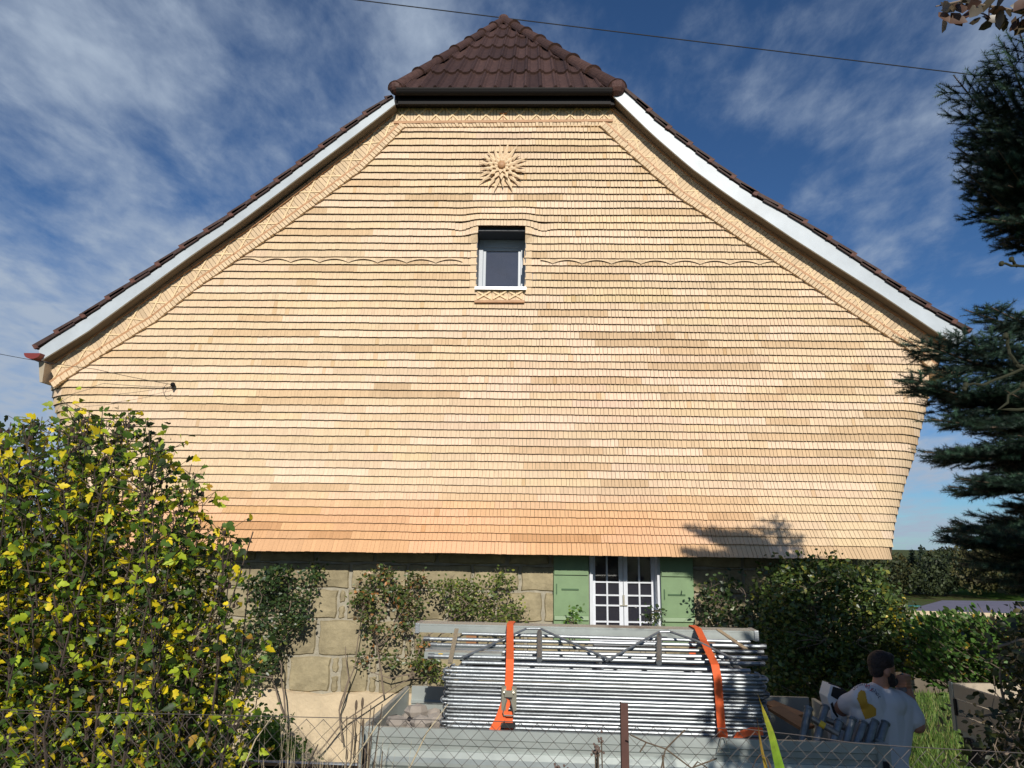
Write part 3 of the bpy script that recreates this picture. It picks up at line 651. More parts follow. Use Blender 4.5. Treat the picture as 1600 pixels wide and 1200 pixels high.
# ================================================================== TRAILER AND LOAD
ZT = 1.37
A_, B_, F_ = UZ(566, 1133, ZT), UZ(1386, 1161, ZT), UZ(623, 1071, ZT)
ex = (B_-A_); TL = ex.length; ex.normalize(); ey = Vector((-ex.y, ex.x, 0)); TWD = (F_-A_).dot(ey); TB = 1.03
def T(u, v, z): return A_+ex*u+ey*v+Vector((0, 0, z-ZT))
def inv(px, py, v):                     # pixel -> (u, z) on the vertical plane at depth v of the trailer
    d = ray(px, py); o = CAMP-A_-ey*v; t = -o.dot(ey)/d.dot(ey); p = CAMP+d*t; return (p-A_).dot(ex), p.z
def tbox(mb, u0, u1, v0, v1, z0, z1, c=(1, 1, 1)):
    mb.hexa([T(u0, v0, z0), T(u1, v0, z0), T(u1, v1, z0), T(u0, v1, z0), T(u0, v0, z1), T(u1, v0, z1), T(u1, v1, z1), T(u0, v1, z1)], c)
trl = thing('trailer', 'grey metal flatbed trailer with ribbed sides loaded with scaffolding', 'trailer', T(TL/2, TWD/2, .0))
def side(vo, sgn, ua, ub):
    P = [(0, ZT), (-.028, ZT), (-.030, ZT-.055), (-.020, ZT-.062), (-.020, ZT-.095), (.016, ZT-.112), (.016, ZT-.128), (-.016, ZT-.135), (-.022, ZT-.172), (-.048, ZT-.195), (-.048, ZT-.215), (-.012, ZT-.240), (-.012, ZT-.27), (.0, ZT-.29), (-.028, ZT-.335), (-.03, ZT-.37), (0, ZT-.37)]
    s_ = MB(); n = len(P)
    for i in range(n):
        (a, z0), (b, z1) = P[i], P[(i+1) % n]
        s_.poly([T(ua, vo+a*sgn, z0), T(ub, vo+a*sgn, z0), T(ub, vo+b*sgn, z1), T(ua, vo+b*sgn, z1)])
    return s_
f_ = side(0, 1, .07, TL-.07).build('side_panel', M['panel'], trl); f_['label'] = 'ribbed near side panel'
side(TWD, -1, .05, TL-.05).build('side_panel', M['panel'], trl)
e_ = MB(); tbox(e_, -.0, .03, .0, TWD, ZT-.35, ZT-.002); e_.build('front_panel', M['panel'], trl, bevel=.004)
e_ = MB(); tbox(e_, TL-.03, TL, .0, TWD, ZT-.35, ZT-.002); e_.build('tailgate', M['panel'], trl, bevel=.004)
for u in (.0, TL-.075):
    p_ = MB(); tbox(p_, u, u+.075, -.045, .0, ZT-.42, ZT+.004); o = p_.build('corner_post', M['panel'], trl, bevel=.004)
    q = MB(); uu = u+.02; tbox(q, uu, uu+.035, -.062, -.046, ZT-.24, ZT-.09); tbox(q, uu+.008, uu+.027, -.075, -.06, ZT-.23, ZT-.17); q.build('latch', M['rubber'], o, bevel=.004)
bd = MB(); tbox(bd, 0, TL, .0, TWD, TB-.05, TB); bd.build('bed', M['soffit'], trl)
ch = MB(); tbox(ch, .1, TL-.1, .15, .25, TB-.2, TB-.05); tbox(ch, .1, TL-.1, TWD-.25, TWD-.15, TB-.2, TB-.05); tbox(ch, -1.2, .1, TWD/2-.04, TWD/2+.04, TB-.2, TB-.1); ch.build('chassis', M['black'], trl)
for u in (TL/2-.4, TL/2+.4):
    for v in (-.02, TWD-.16):
        w = MB(); c0, c1 = T(u, v, .36), T(u, v+.18, .36); w.tube([c0, c0.lerp(c1, .1), c0.lerp(c1, .9), c1], [.30, .34, .34, .30], 24); o = w.build('wheel', M['rubber'], trl, smooth=False)
        w = MB(); w.tube([c0-ey*.005, c1+ey*.005], .19, 16); w.build('rim', M['steel'], o)
# lettering fragment at the lower left of the near panel
def text(body, size, name, m_, parent, mw, ext=.001):
    cu = bpy.data.curves.new(name, 'FONT'); cu.body = body; cu.size = size; cu.extrude = ext; cu.align_x = 'CENTER'
    o = bpy.data.objects.new(name, cu); COL.objects.link(o); o.matrix_world = mw
    bpy.context.view_layer.update(); me = bpy.data.meshes.new_from_object(o.evaluated_get(bpy.context.evaluated_depsgraph_get())); me.transform(mw)
    bpy.data.objects.remove(o); return finish(me, name, m_, parent)
lu, lz = inv(688, 1203, -.02)
# ---- scaffold frames, one per layer
SU0, SZ0 = inv(706, 1040, .12); SU1, _ = inv(1186, 1052, .12)
NF = 30; dz = (SZ0-TB-.02)/NF
def frame(i, z, u0, u1, tone, group='scaffold guardrails stacked in the trailer'):
    t = thing('scaffold_guardrail', None, 'scaffold guardrail', T((u0+u1)/2, .5, z-.015), group)
    c = (tone,)*3; v0 = .12 if i % 2 else .135
    for v in (v0, v0+.74):
        k = MB(); k.tube([T(u0, v, z), T(u1, v, z+random.uniform(-.002, .002))], .0108, 10, c, cap=False); 
        for ue in (u0, u1):
            k.tube([T(ue-.012 if ue == u0 else ue-.025, v, z), T(ue+.025 if ue == u0 else ue+.012, v, z)], .0128, 8, tuple(x*.55 for x in c), cap=False)
        k.build('tube', M['galv'], t, smooth=False)
    for u in (u0+.06, u1-.06, (u0+u1)/2):
        k = MB(); k.tube([T(u, v0+.01, z), T(u, v0+.73, z)], .009, 8, c); k.build('crossbar', M['galv'], t)
    for ue, s_ in ((u0, -1), (u1, 1)):      # hooks at the ends
        k = MB(); ww = T(ue, v0+.06, z); pts = [T(ue+s_*.03*math.sin(q), v0+.05+.02*math.cos(q)*1.5, z-.008+.016*math.cos(q)) for q in np.linspace(0, 3.6, 9)]
        k.tube(pts, .006, 6, tuple(x*.8 for x in c)); k.build('hook', M['galv'], t)
    return t
ORD = ['', '', 'second', 'third', 'fourth', 'fifth', 'sixth', 'seventh', 'eighth', 'ninth', 'tenth', 'eleventh', 'twelfth', 'thirteenth', 'fourteenth', 'fifteenth', 'sixteenth', 'seventeenth']
pos = ['lowest']+[ORD[i]+' from the bottom' for i in range(2, 16)]+[ORD[i]+' from the top' for i in range(15, 1, -1)]+['topmost']
for i in range(NF):
    z = TB+.02+dz*(i+.5); j = random.uniform(-.012, .012)
    o = frame(i, z, SU0+j+(.0 if i % 2 else -.035), SU1+random.uniform(-.015, .015)+(.0 if i % 2 else .03), random.choice((.55, .75, .9, 1.0))*random.uniform(.9, 1.08))
    o['label'] = 'galvanised scaffold guardrail lying %s in the strapped stack' % pos[i]
# ---- lattice girders lying on the stack, and a long deck behind
GU0, _ = inv(668, 1020, .30); GU1, _ = inv(1190, 1030, .30)
def TI(px, py, v): q = inv(px, py, v); return T(q[0], v, q[1])
t = thing('lattice_girder', 'galvanised lattice girder with slanted braces lying on top of the stack', 'girder', TI(930, 1036, .22))
for ya, yb_, v in ((1035, 1048, .20), (990, 1003, .86)):
    k = MB(); k.tube([TI(722, ya, v), TI(1172, yb_, v)], .013, 10, (.85,)*3, cap=False); k.build('chord', M['galv'], t)
for P in ([(722, 1036, .22), (800, 1000, .7), (822, 990, .84), (845, 990, .84), (868, 1001, .7), (955, 1040, .22)], [(948, 1041, .22), (1010, 1006, .66), (1030, 995, .84), (1048, 995, .84), (1090, 1010, .6), (1150, 1040, .24)]):
    k = MB(); k.tube([TI(x, y-3, v)+Vector((0, 0, .022)) for x, y, v in P], .009, 8, (.75,)*3); k.build('brace', M['galv'], t)
for x, dy in ((843, 0), (1030, 5)):
    k = MB(); k.tube([TI(x, 992+dy, .86)+Vector((0, 0, .02)), TI(x, 1036+dy, .22)+Vector((0, 0, .02))], .019, 10, (.45,)*3); k.build('spigot', M['galv'], t)
tl_ = ['just behind the front edge of the load', 'second from the front on top of the load', 'third from the front on top of the load', 'fourth from the front, before the deck']
for q, (ya, v, xa, xb, tn) in enumerate(((1026, .32, 672, 1188, .7), (1017, .45, 668, 1192, .95), (1008, .58, 676, 1186, .6), (999, .72, 665, 1190, .9))):
    k = MB(); k.tube([TI(xa, ya-1, v), TI(xb, ya+11, v)], .014, 10, (tn,)*3, cap=False)
    for xx in (xa, xb): k.tube([TI(xx-3, ya-1+12*(xx == xb), v), TI(xx+7, ya-1+12*(xx == xb), v)], .018, 8, (.4,)*3, cap=False)
    tag(k.build('scaffold_tube', M['galv']), 'long galvanised tube lying '+tl_[q], 'tube', 'long plain tubes on top of the load')
GU0, _ = inv(668, 1020, .30)
DU0, DZ0 = inv(650, 974, .95); DU1, DZ1 = inv(1184, 987, .95)
dk = thing('scaffold_deck', 'long flat grey aluminium scaffold deck on top of the load', 'scaffold deck', T((DU0+DU1)/2, 1.0, DZ0-.08))
k = MB(); tbox(k, DU0, DU1, .95, 1.14, DZ0-.012, DZ0); tbox(k, DU0, DU1, .95, .965, DZ0-.066, DZ0-.013); tbox(k, DU0, DU1, 1.125, 1.14, DZ0-.066, DZ0-.013); tbox(k, DU0, DU1, .966, .99, DZ0-.066, DZ0-.062)
k.build('platform', M['panel'], dk)
for u in (DU0, DU1-.025):
    k = MB(); tbox(k, u-.004, u+.03, .94, 1.15, DZ0-.074, DZ0+.004); k.build('end_cap', M['galv'], dk, bevel=.003)
# supports carrying the deck: board ends (white) left and right
sb = thing('scaffold_board', 'short pale metal board end with a yellow sticker left of the stack', 'board', T(GU0, .5, SZ0-.05)); bu, bz = inv(663, 1023, .32)
bu1, _ = inv(694, 1023, .32); k = MB(); tbox(k, bu, bu1+.4, .32, .62, bz-.025, bz+.02); k.build('plate', M['panel'], sb)
k = MB(); tbox(k, bu+.10, bu+.13, .317, .3195, bz-.014, bz+.012); k.build('sticker', M['yellow'], sb)
for q, (pa, pb) in enumerate((((712, 984), (703, 1040)), ((1124, 985), (1166, 1018)))):
    ua, za = inv(*pa, .5); ub, zb_ = inv(*pb, .1); k = MB(); k.beam(T(ua, .55, za), T(ub, .10, zb_+.015), .03, .008, c=(1, 1, 1))
    tag(k.build('steel_strip', M['steel']), ['dull flat steel strip crossing the load left of the straps', 'dull flat steel strip crossing the load right of the straps'][q], 'steel strip', 'flat strips across the load')
# deck bearers so that the deck rests on something
for u in (DU0+.4, DU1-.4):
    k = MB(); tbox(k, u, u+.08, .97, 1.12, TB, DZ0-.067); tag(k.build('timber_bearer', M['wood']), 'timber bearer under the %s end of the long deck' % ('left' if u < 1.5 else 'right'), 'timber', 'bearers under the deck')
# ---- straps
def ribbon(mb, pts, w, wd=None):
    wd = wd or ex
    for i in range(len(pts)-1):
        a, b = Vector(pts[i]), Vector(pts[i+1]); n = (b-a).cross(wd).normalized()*.002
        mb.hexa([a-wd*w/2-n, a+wd*w/2-n, b+wd*w/2-n, b-wd*w/2-n, a-wd*w/2+n, a+wd*w/2+n, b+wd*w/2+n, b-wd*w/2+n])
su, _ = inv(797, 1000, .1)
sud = inv(797, 975, .94)[0]
s1 = thing('ratchet_strap', 'orange ratchet strap with a slanted loose tail over the left of the load', 'strap', T(su, .1, TB), 'orange straps over the load')
_, zj = inv(797, 1078, .10); _, zr = inv(797, 1100, .08)
k = MB(); ribbon(k, [T(sud, 1.19, TB+.02), T(sud, 1.165, DZ0-.05), T(sud, 1.14, DZ0+.012), T(sud, .94, DZ0+.012), T(su, .115, SZ0+.05), T(su, .098, SZ0-.02), T(su-.005, .098, zj)], .052)
ribbon(k, [T(su, .095, zj-.13), T(su, .06, TB+.05)], .052); k.build('webbing', M['strap'], s1)
k = MB(); ribbon(k, [T(su-.012, .085, zr+.03), T(su-.06, .07, zr-.10), T(su-.135, .055, zr-.235)], .062, (ex*.85+Vector((0, 0, -.5))).normalized()); k.build('loose_tail', M['strap'], s1)
k = MB(); k.beam(T(su-.034, .075, zj+.03), T(su-.034, .075, zj-.12), .006, .03, tuple(ex)); k.beam(T(su+.034, .075, zj+.03), T(su+.034, .075, zj-.12), .006, .03, tuple(ex)); k.tube([T(su-.035, .07, zj-.01), T(su+.035, .07, zj-.01)], .014, 10)
tbox(k, su-.026, su+.026, .05, .062, zj-.035, zj+.005); k.build('ratchet', M['steel'], s1)
k = MB(); k.tube([T(su-.012, .06, zj-.05), T(su-.036, .05, zj-.13), T(su-.03, .05, zj-.145), T(su+.03, .05, zj-.145), T(su+.036, .05, zj-.13), T(su+.012, .06, zj-.05)], .005, 6); k.build('handle', M['steel'], s1)
k = MB(); tbox(k, su-.045, su+.045, .03, .058, zj-.215, zj-.19); k.build('keeper', M['rubber'], s1)
ua, za = inv(1088, 984, .95); ub, zb_ = inv(1112, 1012, .2); uc, zc_ = inv(1128, 1142, .08)
s2 = thing('ratchet_strap', 'orange ratchet strap lying aslant over the right of the load', 'strap', T(uc, .1, TB), 'orange straps over the load')
k = MB(); ribbon(k, [T(ua, 1.19, TB+.02), T(ua, 1.165, DZ0-.05), T(ua, 1.14, DZ0+.012), T(ua+.01, .94, DZ0+.012), T(ub, .115, SZ0+.05), T(ub+.01, .098, SZ0-.03), T(uc, .090, zc_), T(uc+.005, .03, zc_-.12)], .052); k.build('webbing', M['strap'], s2)
k = MB(); k.tube([T(uc-.027, .07, zc_-.012), T(uc+.027, .07, zc_-.012)], .032, 12); k.build('webbing_roll', M['strap'], s2)
hu, hz_ = inv(1130, 1158, -.05); k = MB(); k.tube([T(hu-.012, -.055, hz_+.02), T(hu-.035, -.06, hz_-.06), T(hu+.035, -.06, hz_-.06), T(hu+.012, -.055, hz_+.02), T(hu-.012, -.055, hz_+.02)], .004, 6); k.build('hook', M['steel'], s2)
tu, tz = inv(1190, 1140, -.0); k = MB(); ribbon(k, [T(uc+.03, .06, zc_-.11), T(uc+.09, .05, ZT-.0), T(tu-.05, .05, ZT+.03), T(tu+.02, .05, ZT+.03)], .045, (ey*.4+Vector((0, 0, 1))).normalized()); k.build('loose_tail', M['strap'], s2)
# ---- rubble and offcuts at the left of the bed
rb = [(.16, .30, .09, 'flat pale'), (.34, .22, .08, 'light grey'), (.43, .38, .10, 'beige'), (.25, .52, .09, 'darkish'), (.50, .60, .08, 'small brown')]
for i, (u, v, r, nm) in enumerate(rb):
    k = MB(); k.ball(T(u, v, TB+.29+.03*(i % 2)), (r*.95, r*.7, r*.55), 6, 4, (1, 1, 1), .13)
    tag(k.build('rubble_stone', M['rock'], bevel=.006), nm+' rubble stone lying in the left corner of the trailer bed', 'stone', 'rubble stones in the trailer')
k = MB()
for q in range(90): k.ball(T(random.uniform(.1, .60), random.uniform(.1, .95), TB+random.uniform(.04, .25)), (random.uniform(.03, .07), random.uniform(.03, .06), random.uniform(.025, .05)), 6, 4, (1, 1, 1), .14)
tag(k.build('rubble', M['rock']), 'heap of small rubble in the left end of the trailer', 'rubble', kind='stuff')
k = MB(); k.tube([T(.10, .14, TB+.12), T(.30, .30, TB+.30)], .03, 10); tag(k.build('clay_pipe', M['rock']), 'short dull pipe piece leaning among the rubble in the trailer', 'pipe')
# ---- right end of the bed: jacks, boards, tubes, bag
jk = [(1264, 1104, 1255, 1150), (1290, 1103, 1283, 1130), (1312, 1125, 1302, 1158), (1332, 1121, 1322, 1160), (1350, 1128, 1339, 1160), (1367, 1125, 1357, 1160), (1384, 1128, 1374, 1160)]
lb = ['first of the grey base jacks counted from the stack, standing taller than the next', 'second grey base jack from the stack, half hidden behind the first', 'third grey base jack from the stack, right of the yellow taped tubes', 'fourth grey base jack from the stack', 'fifth grey base jack from the stack', 'sixth grey base jack from the stack', 'grey base jack closest to the trailer tailgate']
for i, (xa, ya, xb, yb_) in enumerate(jk):
    v = .16 if i > 1 else .22
    p0 = T(*(lambda q: (q[0], v, q[1]))(inv(xa, ya, v))); p1 = T(*(lambda q: (q[0], v-.06, q[1]))(inv(xb, yb_, v-.06))); dn = (p1-p0).normalized()
    end = p1+dn*((p1.z-TB-.01)/max(.2, -dn.z))
    t = thing('base_jack', lb[i], 'base jack', end, 'base jacks standing in the trailer')
    k = MB(); k.tube([p0, p0.lerp(end, .97)], .024, 12, (.55,)*3, cap=False); k.tube([p0.lerp(p1, .02), p0.lerp(p1, .10)], .029, 12, (.5,)*3); k.build('tube', M['galv'], t)
    k = MB(); k.ball(p0.lerp(end, .72), (.05, .02, .018), 8, 5, (.5,)*3); k.build('wing_nut', M['galv'], t)
    k = MB(); k.box(end.x-.05, end.x+.05, end.y-.05, end.y+.05, end.z-.006, end.z+.004, (.5,)*3); k.build('base_plate', M['galv'], t)
for i, (xa, ya, xb, yb_, m_) in enumerate(((1210, 1106, 1262, 1130, 'lighter'), (1200, 1098, 1250, 1112, 'darker'))):
    v = .5+.3*i; ua, za = inv(xa, ya, v); ub, zb_ = inv(xb, yb_, v-.2); k = MB(); k.beam(T(ua, v, za), T(ub, v-.2, zb_-.03), .14, .02)
    tag(k.build('wooden_board', M['wood']), '%s brown board lying slanted behind the base jacks' % m_, 'board', 'brown boards in the trailer')
for i, (xa, ya, xb, yb_) in enumerate(((1268, 1122, 1310, 1148), (1280, 1119, 1322, 1138))):
    v = .10+.12*i; ua, za = inv(xa, ya, v+.05); ub, zb_ = inv(xb, yb_, v)
    t = thing('scaffold_tube', ['front dull tube with a band of yellow tape lying across the base jacks', 'rear dull tube without tape lying across the base jacks'][i], 'tube', T(ub, v, zb_), 'short tubes among the base jacks')
    k = MB(); a, b = T(ua, v+.05, za), T(ub, v, zb_); k.tube([a, b], .019, 12, (.6, .52, .45)); k.build('tube', M['galv'], t)
    if i == 0: k = MB(); k.tube([a.lerp(b, .3), a.lerp(b, .5)], .0205, 12); k.build('yellow_tape', M['yellow'], t)
k = MB()
for i in range(16):
    u = random.uniform(TL-1.15, TL-.2); k.ball(T(u, random.uniform(.2, .6), TB+random.uniform(.03, .12)), (.05, .04, .03), 7, 5, (.5, .45, .4), .3)
tag(k.build('coupler_heap', M['galv']), 'heap of dull scaffold couplers lying behind the base jacks', 'couplers', kind='stuff')
# white and black case behind the jacks
bu0, bz0 = inv(1297, 1118, .42); bu1, bz1 = inv(1350, 1100, .42)
cs_ = thing('tool_case', 'white and black rounded tool case beside the person in the trailer', 'tool case', T((bu0+bu1)/2, .45, TB))
k = MB()
CS = 1.3
prof_ = [(a_*CS, b_*CS) for a_, b_ in [(0, .02), (-.012, .09), (.01, .15), (.06, .135), (.12, .10), (.21, .075), (.23, .02), (.20, -.14), (.02, -.14)]]
for a, b in zip(prof_, prof_[1:]+prof_[:1]):
    k.poly([T(bu0+a[0], .40, bz0+a[1]), T(bu0+b[0], .40, bz0+b[1]), T(bu0+b[0], .56, bz0+b[1]), T(bu0+a[0], .56, bz0+a[1])])
k.poly([T(bu0+a, .40, bz0+b) for a, b in prof_]); k.poly([T(bu0+a, .56, bz0+b) for a, b in prof_][::-1]); k.build('shell', M['whitep'], cs_, bevel=.008)
k = MB()
for q in ([(.005, .10), (.02, .145), (.075, .13), (.15, .088), (.215, .07), (.215, .05), (.13, .06), (.06, .075), (.03, .085)], [(.0, .06), (.012, .07), (.02, .03), (.035, .0), (.028, -.005), (.01, .02)], [(.12, .035), (.15, .035), (.14, -.01), (.115, -.01)]):
    k.poly([T(bu0+a*CS, .396, bz0+b*CS) for a, b in q])
k.build('black_markings', M['rubber'], cs_)
k = MB(); k.tube([T(bu0+.02, .48, bz0+.14), T(bu0+.03, .48, bz0+.19), T(bu0+.12, .48, bz0+.15), T(bu0+.13, .48, bz0+.10)], .012, 8); k.build('handle', M['rubber'], cs_)

# ================================================================== PERSON
def cap_mesh(caps_, balls_, name, m_, parent, vox=.008, smooth_it=4, joinm=None):
    if name in ('hair', 'beard'): caps_ = [(sc_(a), sc_(b), r*HS, s*HS) for a, b, r, s in caps_]; balls_ = [(sc_(c), tuple(q*HS for q in r)) for c, r in balls_]
    k = MB()
    for c in caps_:
        p, q, r, s = Vector(c[0]), Vector(c[1]), c[2], c[3]; sx = c[4] if len(c) > 4 else None
        d = q-p; Lh = d.length; dn = d.normalized(); pts, rad = [], []
        for t in np.linspace(-1, 0, 5): pts.append(p+dn*(r*math.sin(t*math.pi/2)*.98)); rad.append(max(.001, r*math.cos(t*math.pi/2)))
        for t in np.linspace(0, 1, 5): pts.append(q+dn*(s*math.sin(t*math.pi/2)*.98)); rad.append(max(.001, s*math.cos(t*math.pi/2)))
        n0 = len(k.v); k.tube(pts, rad, 14)
        if sx:                               # flatten across the horizontal direction sx with factor
            ax, fac = Vector(sx[0]).normalized(), sx[1]; ctr = (p+q)/2
            for i in range(n0, len(k.v)):
                v = Vector(k.v[i]); e = (v-ctr).dot(ax); k.v[i] = tuple(v+ax*e*(fac-1))
    for (c, r) in balls_: k.ball(c, r, 16, 12)
    o = k.build(name, m_, parent, smooth=True)
    rmd = o.modifiers.new('r', 'REMESH'); rmd.mode = 'VOXEL'; rmd.voxel_size = vox; rmd.use_smooth_shade = True
    sm = o.modifiers.new('s', 'SMOOTH'); sm.factor = .5; sm.iterations = smooth_it
    return o
PY = 5.05
def PP(px, py, Y): return U(px, py, Y)
hips = PP(1382, 1215, PY); Hc = PP(1380, 1046, PY)
feetz = 0.0
per_ = thing('person', 'bearded man in a white printed t-shirt drinking from a cup beside the trailer', 'person', (hips.x, hips.y, feetz))
shL = PP(1345, 1092, PY-.10); shR = PP(1414, 1104, PY+.06); neck0 = PP(1372, 1084, PY+.02); chest = PP(1372, 1120, PY); waist = PP(1378, 1165, PY)
elL = PP(1313, 1106, PY+.12); haL = PP(1330, 1140, PY+.30)
elR = PP(1434, 1134, PY+.02); haR = PP(1417, 1076, PY+.10)
fx = Vector((1, .25, 0)).normalized(); bx_ = Vector((.25, -1, 0)).normalized()
caps_ = [(neck0+Vector((0, 0, -.03)), Hc+Vector((-.015, 0, -.05)), .058, .050), (shL, elL, .056, .045), (elL, haL, .044, .032), (shR, elR, .062, .048), (elR, haR, .047, .031),
         (shL, neck0+Vector((0, 0, -.03)), .045, .045), (shR, neck0+Vector((0, 0, -.03)), .05, .045), (chest, waist, .13, .13, (bx_, .72)), (shL.lerp(neck0, .5)+Vector((0, 0, -.08)), waist, .085, .11, (bx_, .8)), (shR.lerp(neck0, .5)+Vector((0, 0, -.08)), waist, .085, .11, (bx_, .8)), (waist, hips, .14, .15, (bx_, .8))]
for s_ in (-1, 1):
    h = hips+Vector((s_*.085, 0, -.04)); kn = Vector((h.x+.01, h.y-.02, .50)); an = Vector((h.x-.0, h.y+.02, .09)); caps_ += [(h, kn, .095, .06), (kn, an, .058, .04), (an, an+Vector((.17, .03, -.04)), .045, .035)]
H = Hc
balls_ = [(H+Vector((-.008, 0, .025)), (.098, .078, .102)), (H+fx*.035+Vector((0, 0, -.045)), (.066, .058, .075)), (H+fx*.085+Vector((0, 0, -.02)), (.018, .014, .024)), (H+fx*.093+Vector((0, 0, -.03)), (.016, .015, .012)), (H+fx*.07+Vector((0, 0, .018)), (.025, .05, .014)),
          (H+fx*.078+Vector((0, 0, -.065)), (.015, .025, .009)), (H+Vector((.0, -.078, -.012)), (.02, .012, .032)), (H+Vector((.0, .078, -.012)), (.02, .012, .032))]
HS = .82
sc_ = lambda p: H+(Vector(p)-H)*HS
balls_ = [(sc_(c), tuple(q*HS for q in r)) for c, r in balls_]
# right hand round the cup: palm, four curled fingers, thumb
cup = haR+Vector((-.052, -.012, .038)); wr = haR
palm0 = wr+Vector((.0, 0, .01)); caps_.append((palm0, palm0+Vector((-.005, .0, .06)), .028, .030, ((0, 1, 0), .8)))
for i in range(4):
    z_ = palm0.z+.075-.021*i; L_ = (.9, 1, .95, .8)[i]
    a = Vector((palm0.x+.012, palm0.y-.028, z_)); b = Vector((cup.x+.012, cup.y-.052*L_, z_+.003)); c = Vector((cup.x-.03, cup.y-.042, z_)); d_ = Vector((cup.x-.042, cup.y-.015, z_-.002))
    caps_ += [(a, b, .0105, .0095), (b, c, .0095, .0085), (c, d_, .0085, .0075)]
caps_ += [(palm0+Vector((0, .02, .03)), Vector((cup.x+.02, cup.y+.046, palm0.z+.06)), .013, .011), (Vector((cup.x+.02, cup.y+.046, palm0.z+.06)), Vector((cup.x-.02, cup.y+.046, palm0.z+.07)), .011, .009)]
caps_.append((haL, haL+Vector((.02, .02, -.07)), .03, .026, ((0, 1, 0), .6)))
for i in range(4): caps_.append((haL+Vector((-.02+.016*i, .02, -.08)), haL+Vector((-.005+.016*i, .045, -.135-.012*(i in (1, 2)))), .010, .0075))
caps_.append((haL+Vector((.03, .02, -.02)), haL+Vector((.06, .03, -.07)), .012, .009))
body = cap_mesh(caps_, balls_, 'body', M['skin'], per_, .007, 3)
# hair and beard
cap_mesh([], [(H+Vector((-.016, 0, .052)), (.104, .086, .098)), (H+Vector((-.05, 0, .0)), (.062, .076, .07)), (H+fx*.045+Vector((0, 0, .098)), (.055, .062, .035))], 'hair', M['hair'], per_, .009, 2)
cap_mesh([(H+fx*.02+Vector((0, -.060, -.02)), H+fx*.05+Vector((0, -.045, -.09)), .016, .026), (H+fx*.05+Vector((0, -.045, -.09)), H+fx*.085+Vector((0, 0, -.10)), .028, .026), (H+fx*.05+Vector((0, .045, -.09)), H+fx*.085+Vector((0, 0, -.10)), .028, .026), (H+fx*.09+Vector((0, -.02, -.052)), H+fx*.09+Vector((0, .02, -.052)), .011, .011)], [(H+fx*.058+Vector((0, 0, -.088)), (.058, .056, .046)), (H+fx*.03+Vector((0, -.045, -.06)), (.045, .022, .05)), (H+fx*.03+Vector((0, .045, -.06)), (.045, .022, .05))], 'beard', M['hair'], per_, .007, 1)
for s_ in (-1, 1):
    k = MB(); k.ball(sc_(H+fx*.083+Vector((0, s_*.032, .004))), (.0075, .009, .0065), 10, 8); k.build('eye', M['wframe'], per_, smooth=True)
# shirt
sl_L = shL.lerp(elL, .62); sl_R = shR.lerp(elR, .62)
shirt = cap_mesh([(shL, sl_L, .066, .066), (shR, sl_R, .080, .074), (shL.lerp(neck0, .1), neck0+Vector((0, 0, .0)), .066, .078), (shR.lerp(neck0, .1), neck0+Vector((0, 0, .0)), .078, .078),
    (shL.lerp(neck0, .35)+Vector((0, 0, -.04)), waist+Vector((-.05, 0, 0)), .125, .135, (bx_, .8)), (shR.lerp(neck0, .35)+Vector((0, 0, -.04)), waist+Vector((.05, 0, 0)), .125, .135, (bx_, .8)), (chest, hips+Vector((0, 0, .06)), .17, .165, (bx_, .78))], [(PP(1376, 1100, PY), (.165, .115, .11))], 'shirt', M['shirt'], per_, .009, 4)
cap_mesh([(waist+Vector((0, 0, -.12)), hips, .155, .165, (bx_, .82))]+[c for s_ in (-1, 1) for c in ((hips+Vector((s_*.085, 0, -.04)), Vector((hips.x+s_*.09+.01, hips.y-.02, .50)), .115, .085), (Vector((hips.x+s_*.09+.01, hips.y-.02, .50)), Vector((hips.x+s_*.09, hips.y+.02, .10)), .085, .075))], [], 'trousers', M['trouser'], per_, .011, 3)
for s_ in (-1, 1):
    cap_mesh([((hips.x+s_*.085, hips.y+.0, .05), (hips.x+s_*.085+.17, hips.y+.03, .045), .055, .045)], [], 'shoe', M['rubber'], per_, .01, 2)
# printing on the back of the shirt: projected onto the shirt surface
bpy.context.view_layer.update(); dg = bpy.context.evaluated_depsgraph_get(); she = shirt.evaluated_get(dg)
def on_shirt(p):
    o_ = CAMP; d_ = (p-o_).normalized(); imw = shirt.matrix_world.inverted(); ok, loc, nrm, _ = she.ray_cast(imw@o_, (imw.to_3x3()@d_).normalized())
    return (shirt.matrix_world@loc - d_*.003) if ok else None
def print_poly(name, polys, m_):
    k = MB()
    for pts in polys:
        q = [on_shirt(PP(x, y, PY)) for x, y in pts]
        if all(v is not None for v in q): k.poly(q)
    if k.f: k.build(name, m_, shirt)
def glyphs(body, centre, a0, a1, size, m_, name):
    """small letters set along an arc on the back of the shirt"""
    n = len(body)
    for i, chh in enumerate(body):
        if chh == ' ': continue
        t = i/(n-1); px = a0[0]*(1-t)**2+2*centre[0]*t*(1-t)+a1[0]*t*t; py = a0[1]*(1-t)**2+2*centre[1]*t*(1-t)+a1[1]*t*t
        dx = 2*(1-t)*(centre[0]-a0[0])+2*t*(a1[0]-centre[0]); dy = 2*(1-t)*(centre[1]-a0[1])+2*t*(a1[1]-centre[1]); ang = math.atan2(-dy, dx)
        p = on_shirt(PP(px, py, PY))
        if p is None: continue
        n_ = (CAMP-p).normalized(); xx = Vector((1, 0, 0)); xx = (xx-n_*xx.dot(n_)).normalized(); yy = n_.cross(xx)
        x2 = xx*math.cos(ang)+yy*math.sin(ang); y2 = n_.cross(x2); mw = Matrix((x2, y2, n_)).transposed().to_4x4(); mw.translation = p+n_*.004
        text(chh, size, name, m_, shirt, mw, .0006)
glyphs('Double', (1346, 1067), (1336, 1077), (1353, 1073), .030, M['ink'], 'slogan_letter')
glyphs('My', (1358, 1076), (1355, 1075), (1361, 1079), .034, M['redink'], 'slogan_letter')
